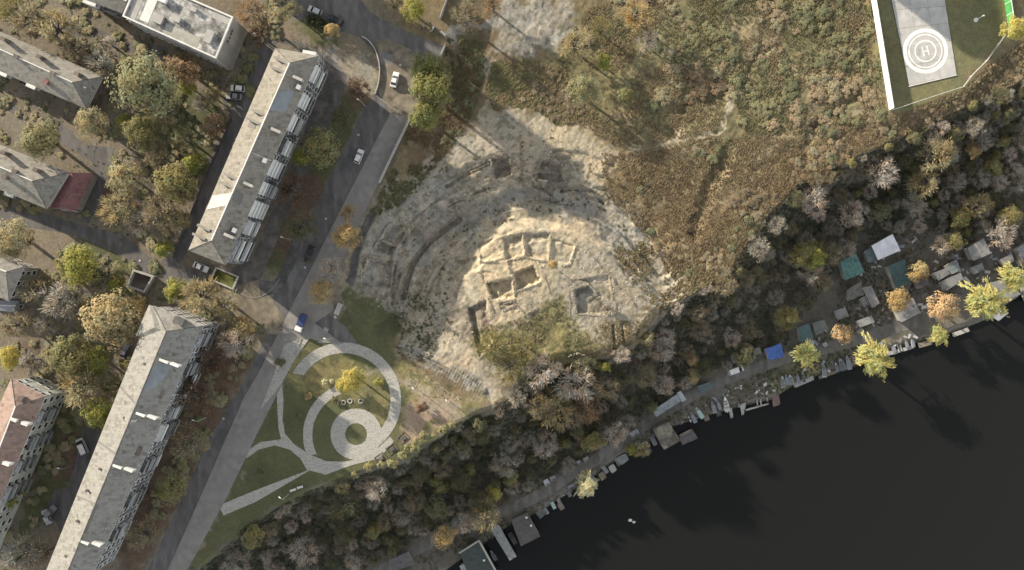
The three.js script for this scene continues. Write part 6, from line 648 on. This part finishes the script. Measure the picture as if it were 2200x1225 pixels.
shed('boathouse', 'small whitish roof left of the broad dark green boathouse', [[987, 1216], [998, 1211], [1008, 1232], [996, 1238]], 2.2, PALER, { y0: WATER_Y + 0.4, rise: 0.1, cat: 'boathouse' }); shed('shed', 'dark flat shed near the bottom edge beside the river road', [[834, 1204], [876, 1186], [890, 1212], [846, 1228]], 2.2, rm(0.1, 0.1, 0.105), { rise: 0.1 });
function deck(name, label, px, y, th, m, category = 'pier') { const q = WL(px, y), t = thing(name, label, category), i = inset(q, 0.15); part('deck', prism(q, y - th, y), m, t); for (const p of i) part('pile', tube([p[0], WATER_Y - 3, p[1]], [p[0], y + 0.4, p[1]], 0.13, 0.13), M.woodDark, t); return t; }
deck('pontoon', 'dark square pontoon moored right of the boathouse', [[1460, 938], [1488, 923], [1500, 942], [1465, 957]], WATER_Y + 0.7, 0.3, rm(0.11, 0.1, 0.105), 'pontoon'); deck('pontoon', 'narrow grey walkway joining boathouse and pontoon', [[1458, 935], [1486, 921], [1488, 925], [1460, 939]], WATER_Y + 0.95, 0.2, M.wood, 'pontoon');
deck('pier', 'cluttered concrete pier platform right of the white open boat', [[1557, 848], [1588, 843], [1597, 865], [1567, 875]], WATER_Y + 1, 0.4, rm(0.21, 0.2, 0.18, G_STAIN)); deck('pier', 'left finger of the concrete pier', [[1566, 876], [1572, 874], [1576, 897], [1570, 900]], WATER_Y + 0.9, 0.3, M.conc); deck('pier', 'right finger of the concrete pier', [[1590, 869], [1604, 864], [1600, 882], [1598, 892], [1594, 893]], WATER_Y + 0.9, 0.3, M.conc);
deck('pier', 'thin pale boom closing the plank berth', [[1600, 880], [1652, 866], [1653, 869], [1601, 884]], WATER_Y + 0.8, 0.2, M.pale); deck('pier', 'reddish-brown plank raft at the right of the berth', [[1655, 838], [1671, 834], [1677, 869], [1662, 875]], WATER_Y + 0.7, 0.3, rm(0.17, 0.12, 0.115)); for (const [a, b, l] of [[[1624, 838], [1628, 873], 'left'], [[1632, 838], [1636, 875], 'middle'], [[1643, 839], [1650, 864], 'right']]) deck('pier', 'single gangplank of the berth, ' + l + ' of three', [[a[0] - 1.4, a[1]], [a[0] + 1.4, a[1]], [b[0] + 1.4, b[1]], [b[0] - 1.4, b[1]]], WATER_Y + 0.85, 0.12, M.pale);
deck('pier', 'dim grey slab jetty between the lone spiky willow and the boathouse', [[1322, 985], [1345, 974], [1352, 988], [1335, 1000]], WATER_Y + 0.8, 0.3, rm(0.22, 0.235, 0.23)); deck('pier', 'dark frame jetty right of the brown-grey boathouse', [[1140, 1086], [1160, 1076], [1176, 1102], [1160, 1116]], WATER_Y + 0.7, 0.2, rm(0.12, 0.125, 0.125)); deck('pier', 'white-edged jetty below the widest willow', [[2108, 665], [2136, 655], [2168, 672], [2146, 690]], WATER_Y + 1, 0.3, rm(0.3, 0.32, 0.36)); deck('pier', 'pale beam jetty right of the widest willow', [[2166, 642], [2186, 630], [2190, 636], [2172, 648]], WATER_Y + 1.3, 0.25, M.pale);
deck('pier', 'small landing stage beside the thin white kayak', [[1470, 886], [1478, 883], [1484, 903], [1476, 906]], WATER_Y + 0.5, 0.2, M.woodDark);
for (const [q, m, l] of [[[[1196, 1084], [1206, 1078], [1214, 1092], [1205, 1098]], M.wood, 'plank landing right of the purplish tarpaulin boat'], [[[1236, 1054], [1244, 1049], [1250, 1060], [1243, 1065]], M.concDark, 'little dark landing under the lone spiky willow'], [[[1284, 1020], [1296, 1012], [1304, 1026], [1293, 1033]], M.wood, 'plank landing right of the lone spiky willow'], [[[1306, 1004], [1318, 996], [1326, 1010], [1315, 1018]], M.conc, 'pale landing left of the dim grey slab jetty'], [[[1384, 962], [1394, 956], [1402, 970], [1392, 977]], M.concDark, 'dark landing tight against the left of the boathouse'], [[[1508, 892], [1520, 888], [1526, 902], [1515, 906]], M.wood, 'brown landing below the brown wooden boat'], [[[1536, 882], [1546, 879], [1551, 892], [1541, 896]], M.concDark, 'dark landing left of the white motorboat'], [[[1704, 822], [1746, 806], [1750, 816], [1708, 834]], M.conc, 'long pale quay between the plank raft and the round willow'], [[[1758, 808], [1800, 794], [1803, 800], [1761, 815]], M.wood, 'plank walk at the bows of the boats below the round willow'], [[[1896, 760], [1960, 742], [1963, 749], [1899, 767]], M.conc, 'pale quay strip right of the large overhanging willow'], [[[1972, 738], [2000, 730], [2004, 740], [1976, 748]], M.wood, 'plank landing left of the small willow'], [[[2046, 716], [2080, 704], [2084, 712], [2050, 724]], M.conc, 'pale landing strip below the orange-gold tree'], [[[1090, 1148], [1099, 1142], [1112, 1166], [1104, 1172]], M.concDark, 'dark walkway between pale jetty roof and brown-grey boathouse']]) deck('landing_stage', l, q, WATER_Y + 0.75, 0.22, m);
for (const [q, h, c, l] of [[[[1252, 985], [1262, 980], [1268, 990], [1258, 996]], 1.9, [0.25, 0.25, 0.26], 'grey hut above the river road near the lone willow'], [[[1284, 958], [1300, 950], [1306, 960], [1290, 968]], 2, [0.17, 0.16, 0.15], 'dull brown hut above the river road, left of the rounded olive tree'], [[[1206, 1012], [1222, 1003], [1228, 1013], [1212, 1022]], 1.9, [0.14, 0.14, 0.145], 'dark hut above the river road near two small pale huts'], [[[1352, 930], [1368, 921], [1374, 931], [1358, 940]], 1.9, [0.3, 0.31, 0.33], 'pale grey hut above the river road, left of the long blue-grey roof'], [[[1570, 770], [1596, 760], [1602, 772], [1576, 782]], 2.1, [0.12, 0.125, 0.125], 'dark shed above the white van by the river road'], [[[1604, 756], [1632, 746], [1638, 760], [1610, 770]], 2.1, [0.16, 0.16, 0.15], 'dull shed left of the vivid blue roof'], [[[1793, 668], [1816, 660], [1824, 680], [1800, 688]], 2.1, [0.2, 0.2, 0.205], 'grey hut left of the dug yard plots'], [[[1840, 690], [1872, 678], [1880, 692], [1848, 704]], 2.2, [0.26, 0.26, 0.265], 'long grey hut between the dug yard and the river road'], [[[1962, 600], [1990, 590], [1998, 612], [1970, 622]], 2.1, [0.12, 0.11, 0.115], 'dark purple-grey hut right of the round gold tree'], [[[2085, 575], [2110, 565], [2116, 580], [2092, 590]], 2, [0.2, 0.21, 0.22], 'grey hut in the middle of the boatyard'], [[[1936, 598], [1960, 606], [1950, 630], [1930, 622]], 1.6, [0.14, 0.13, 0.12], 'low brown lean-to right of the dark green roof']]) shed('shed', l, q, h, rm(...c), { rise: 0.15 });
// ---------------------------------------------------------------- boats
function hullGeo(wide, open) {
  const N = 14, f = [], sec = (t) => { const b = wide * Math.pow(Math.sin(Math.min(1, (1 - t) * 1.5 + 0.02) * Math.PI / 2), 0.75) * (t < 0.15 ? 0.88 + t * 0.8 : 1), x = (t - 0.5) * 4.5, sh = 0.12 * t * t; return [[x, -0.3 + t * t * 0.25, 0], [x, -0.16 + sh, b * 0.82], [x, 0.32 + sh, b], [x, 0.34 + sh, b * 0.9], [x, open && t < 0.72 ? -0.12 : 0.34 + sh, b * (open && t < 0.72 ? 0.74 : 0.5)], [x, open && t < 0.72 ? -0.14 : 0.37 + sh, 0]]; };
  for (let i = 0; i < N; i++) { const a = sec(i / N), b = sec((i + 1) / N); for (let k = 0; k < 5; k++) for (const s of [1, -1]) { const m = (p) => [p[0], p[1], p[2] * s], q = [m(a[k]), m(b[k]), m(b[k + 1]), m(a[k + 1])]; f.push(s > 0 ? [q[0], q[1], q[2]] : [q[0], q[2], q[1]], s > 0 ? [q[0], q[2], q[3]] : [q[0], q[3], q[2]]); } }
  const a = sec(0); for (const s of [1, -1]) for (let k = 1; k < 5; k++) f.push([a[0], [a[k][0], a[k][1], a[k][2] * s], [a[k + 1][0], a[k + 1][1], a[k + 1][2] * s]]); return flat(f);
}
const HULL = { open: hullGeo(0.75, true), decked: hullGeo(0.78, false), slim: hullGeo(0.32, false), broad: hullGeo(1.05, true) };
function boat(kind, px, py, len, dx, dy, m, label, o = {}) {
  const y = o.y ?? WATER_Y + 0.25, p = W(px, py, y), s = len * (CAM_H - y) / FOCAL / 4.5, t = thing('rowing_boat', label, 'boat', null, [p[0], Math.max(y, ground(p[0], p[1]) + 0.28), p[1]]); t.rotation.y = Math.atan2(-dy, dx);
  const h = part('hull', HULL[kind], m, t); h.scale.set(s, 1, Math.min(1.25, s)); if (kind === 'open' || kind === 'broad') { for (const x of [-1.1, 0, 0.9]) part('thwart', box(0.24 * s, 0.06, 1.25 * s, x * s, 0.22, 0), M.wood, t); part('outboard_motor', join([box(0.3, 0.4, 0.3, -2.32 * s, 0.42, 0, 0, 0.05), box(0.14, 0.7, 0.14, -2.4 * s, 0.0, 0)]), o.motor ?? M.rubber, t); } else if (kind === 'decked') { part('tarpaulin', box(2.6 * s, 0.16, 1.15 * s, -0.4 * s, 0.4, 0, 0, 0.06), o.tarp ?? M.tarp, t); part('hatch', box(0.5 * s, 0.12, 0.5 * s, 1.3 * s, 0.46, 0, 0, 0.03), M.concDark, t); } else part('cockpit', box(0.9 * s, 0.08, 0.35, 0, 0.38, 0, 0, 0.03), M.rubber, t);
  return t;
}
const GB = paint(0.22, 0.25, 0.3), MINT = paint(0.36, 0.46, 0.45), DUSK = paint(0.24, 0.235, 0.27), PALEB = paint(0.38, 0.42, 0.45);
boat('open', 1557, 867, 33, -0.17, -0.98, WHITE, 'white open motorboat with a dark inside, left of the concrete pier', { motor: M.white }); boat('decked', 1500, 885, 28, -0.55, -0.84, MINT, 'mint-green boat drawn up on the shore', { tarp: MINT }); boat('decked', 1487, 895, 27, -0.45, -0.89, GB, 'blue-grey boat left of the mint-green one'); boat('slim', 1480, 899, 15, -0.4, -0.92, WHITE, 'thin white kayak beside the blue-grey boat'); boat('open', 1517, 877, 26, -0.4, -0.92, M.wood, 'brown wooden open boat right of the mint-green one'); boat('decked', 1530, 873, 27, -0.3, -0.95, DUSK, 'grey covered boat between the brown one and the white motorboat'); boat('decked', 1541, 868, 22, -0.35, -0.94, GB, 'dim blue-grey boat nearest the white motorboat'); boat('decked', 1402, 943, 29, -0.45, -0.89, DUSK, 'grey-purple boat left of the boathouse');
boat('decked', 1768, 797, 27, -0.05, -1, PALEB, 'pale slim boat below the round willow'); boat('open', 1794, 788, 21, -0.25, -0.97, PALEB, 'small pale open boat next to the broad one on the shore'); boat('broad', 1804, 782, 29, -0.3, -0.95, GB, 'broad grey-blue boat left of the large overhanging willow'); boat('decked', 1818, 778, 31, -0.25, -0.97, GB, 'long grey-blue boat touching the large overhanging willow'); boat('open', 1678, 820, 28, -0.1, -0.99, PALEB, 'pale boat above the plank raft, left of three'); boat('decked', 1686, 814, 23, -0.15, -0.99, GB, 'grey-blue boat above the plank raft, middle of three'); boat('broad', 1695, 815, 24, -0.2, -0.98, PALEB, 'wide pale boat above the plank raft, right of three');
boat('decked', 1228, 1040, 20, 0.85, -0.5, GB, 'blue-grey boat lying sideways beside the lone spiky willow'); boat('open', 1221, 1057, 22, -0.45, -0.9, PALEB, 'pale boat left of the lone spiky willow'); boat('decked', 1187, 1082, 24, -0.45, -0.89, MINT, 'greenish boat on the lower shore', { tarp: MINT }); boat('decked', 1200, 1075, 23, -0.4, -0.91, DUSK, 'purplish tarpaulin-covered boat next to the greenish one', { tarp: rm(0.25, 0.2, 0.22) }); boat('decked', 1918, 748, 26, -0.3, -0.95, GB, 'grey-blue boat right of the large overhanging willow'); boat('open', 1930, 744, 22, -0.3, -0.95, PALEB, 'pale open boat second to the right of the large overhanging willow'); boat('decked', 1958, 735, 22, -0.25, -0.97, PALEB, 'pale covered boat left of the small willow'); boat('decked', 1297, 1005, 26, -0.6, -0.8, DUSK, 'grey tarpaulined boat right of the lone spiky willow'); boat('open', 1060, 1193, 26, -0.5, -0.86, GB, 'small pale boat berthed between the pale jetty roof and the dark green boathouse'); boat('open', 1590, 858, 12, 0.3, -0.9, M.wood, 'little wooden dinghy lying on the concrete pier', { y: WATER_Y + 1.3 });
boat('decked', 1276, 1030, 22, -0.5, -0.86, GB, 'dim blue-grey boat just right of the lone spiky willow'); boat('open', 1326, 992, 20, -0.5, -0.86, PALEB, 'pale open boat against the dim grey slab jetty'); boat('decked', 1172, 1095, 20, -0.5, -0.86, PALEB, 'pale boat left of the greenish one on the lower shore'); boat('decked', 1710, 812, 22, -0.2, -0.98, DUSK, 'grey boat at the left end of the long pale quay'); boat('open', 1722, 808, 22, -0.2, -0.98, GB, 'grey-blue boat in the middle of the long pale quay'); boat('decked', 1945, 738, 22, -0.3, -0.95, DUSK, 'dusky covered boat third to the right of the large overhanging willow');
for (const [x, y, r, l] of [[1354, 1118, 0.45, 'white float alone on the dark water, left of two'], [1362, 1122, 0.35, 'white float alone on the dark water, right of two']]) { const p = W(x, y, WATER_Y), t = thing('float', l, 'float', null, [p[0], WATER_Y, p[1]]); const g = new THREE.SphereGeometry(r, 16, 10); g.scale(1.4, 0.7, 1); part('body', g, M.white, t); part('ring', new THREE.TorusGeometry(0.12, 0.03, 6, 12).translate(0, r * 0.75, 0), M.metal, t); }
// every thing's group stands at its own base
for (const o of scene.children) if (o.isGroup && o.position.lengthSq() === 0) { const b = new THREE.Box3().setFromObject(o), p = new THREE.Vector3((b.min.x + b.max.x) / 2, b.min.y, (b.min.z + b.max.z) / 2); o.position.copy(p); for (const c of o.children) c.position.sub(p); }
renderer.render(scene, camera);
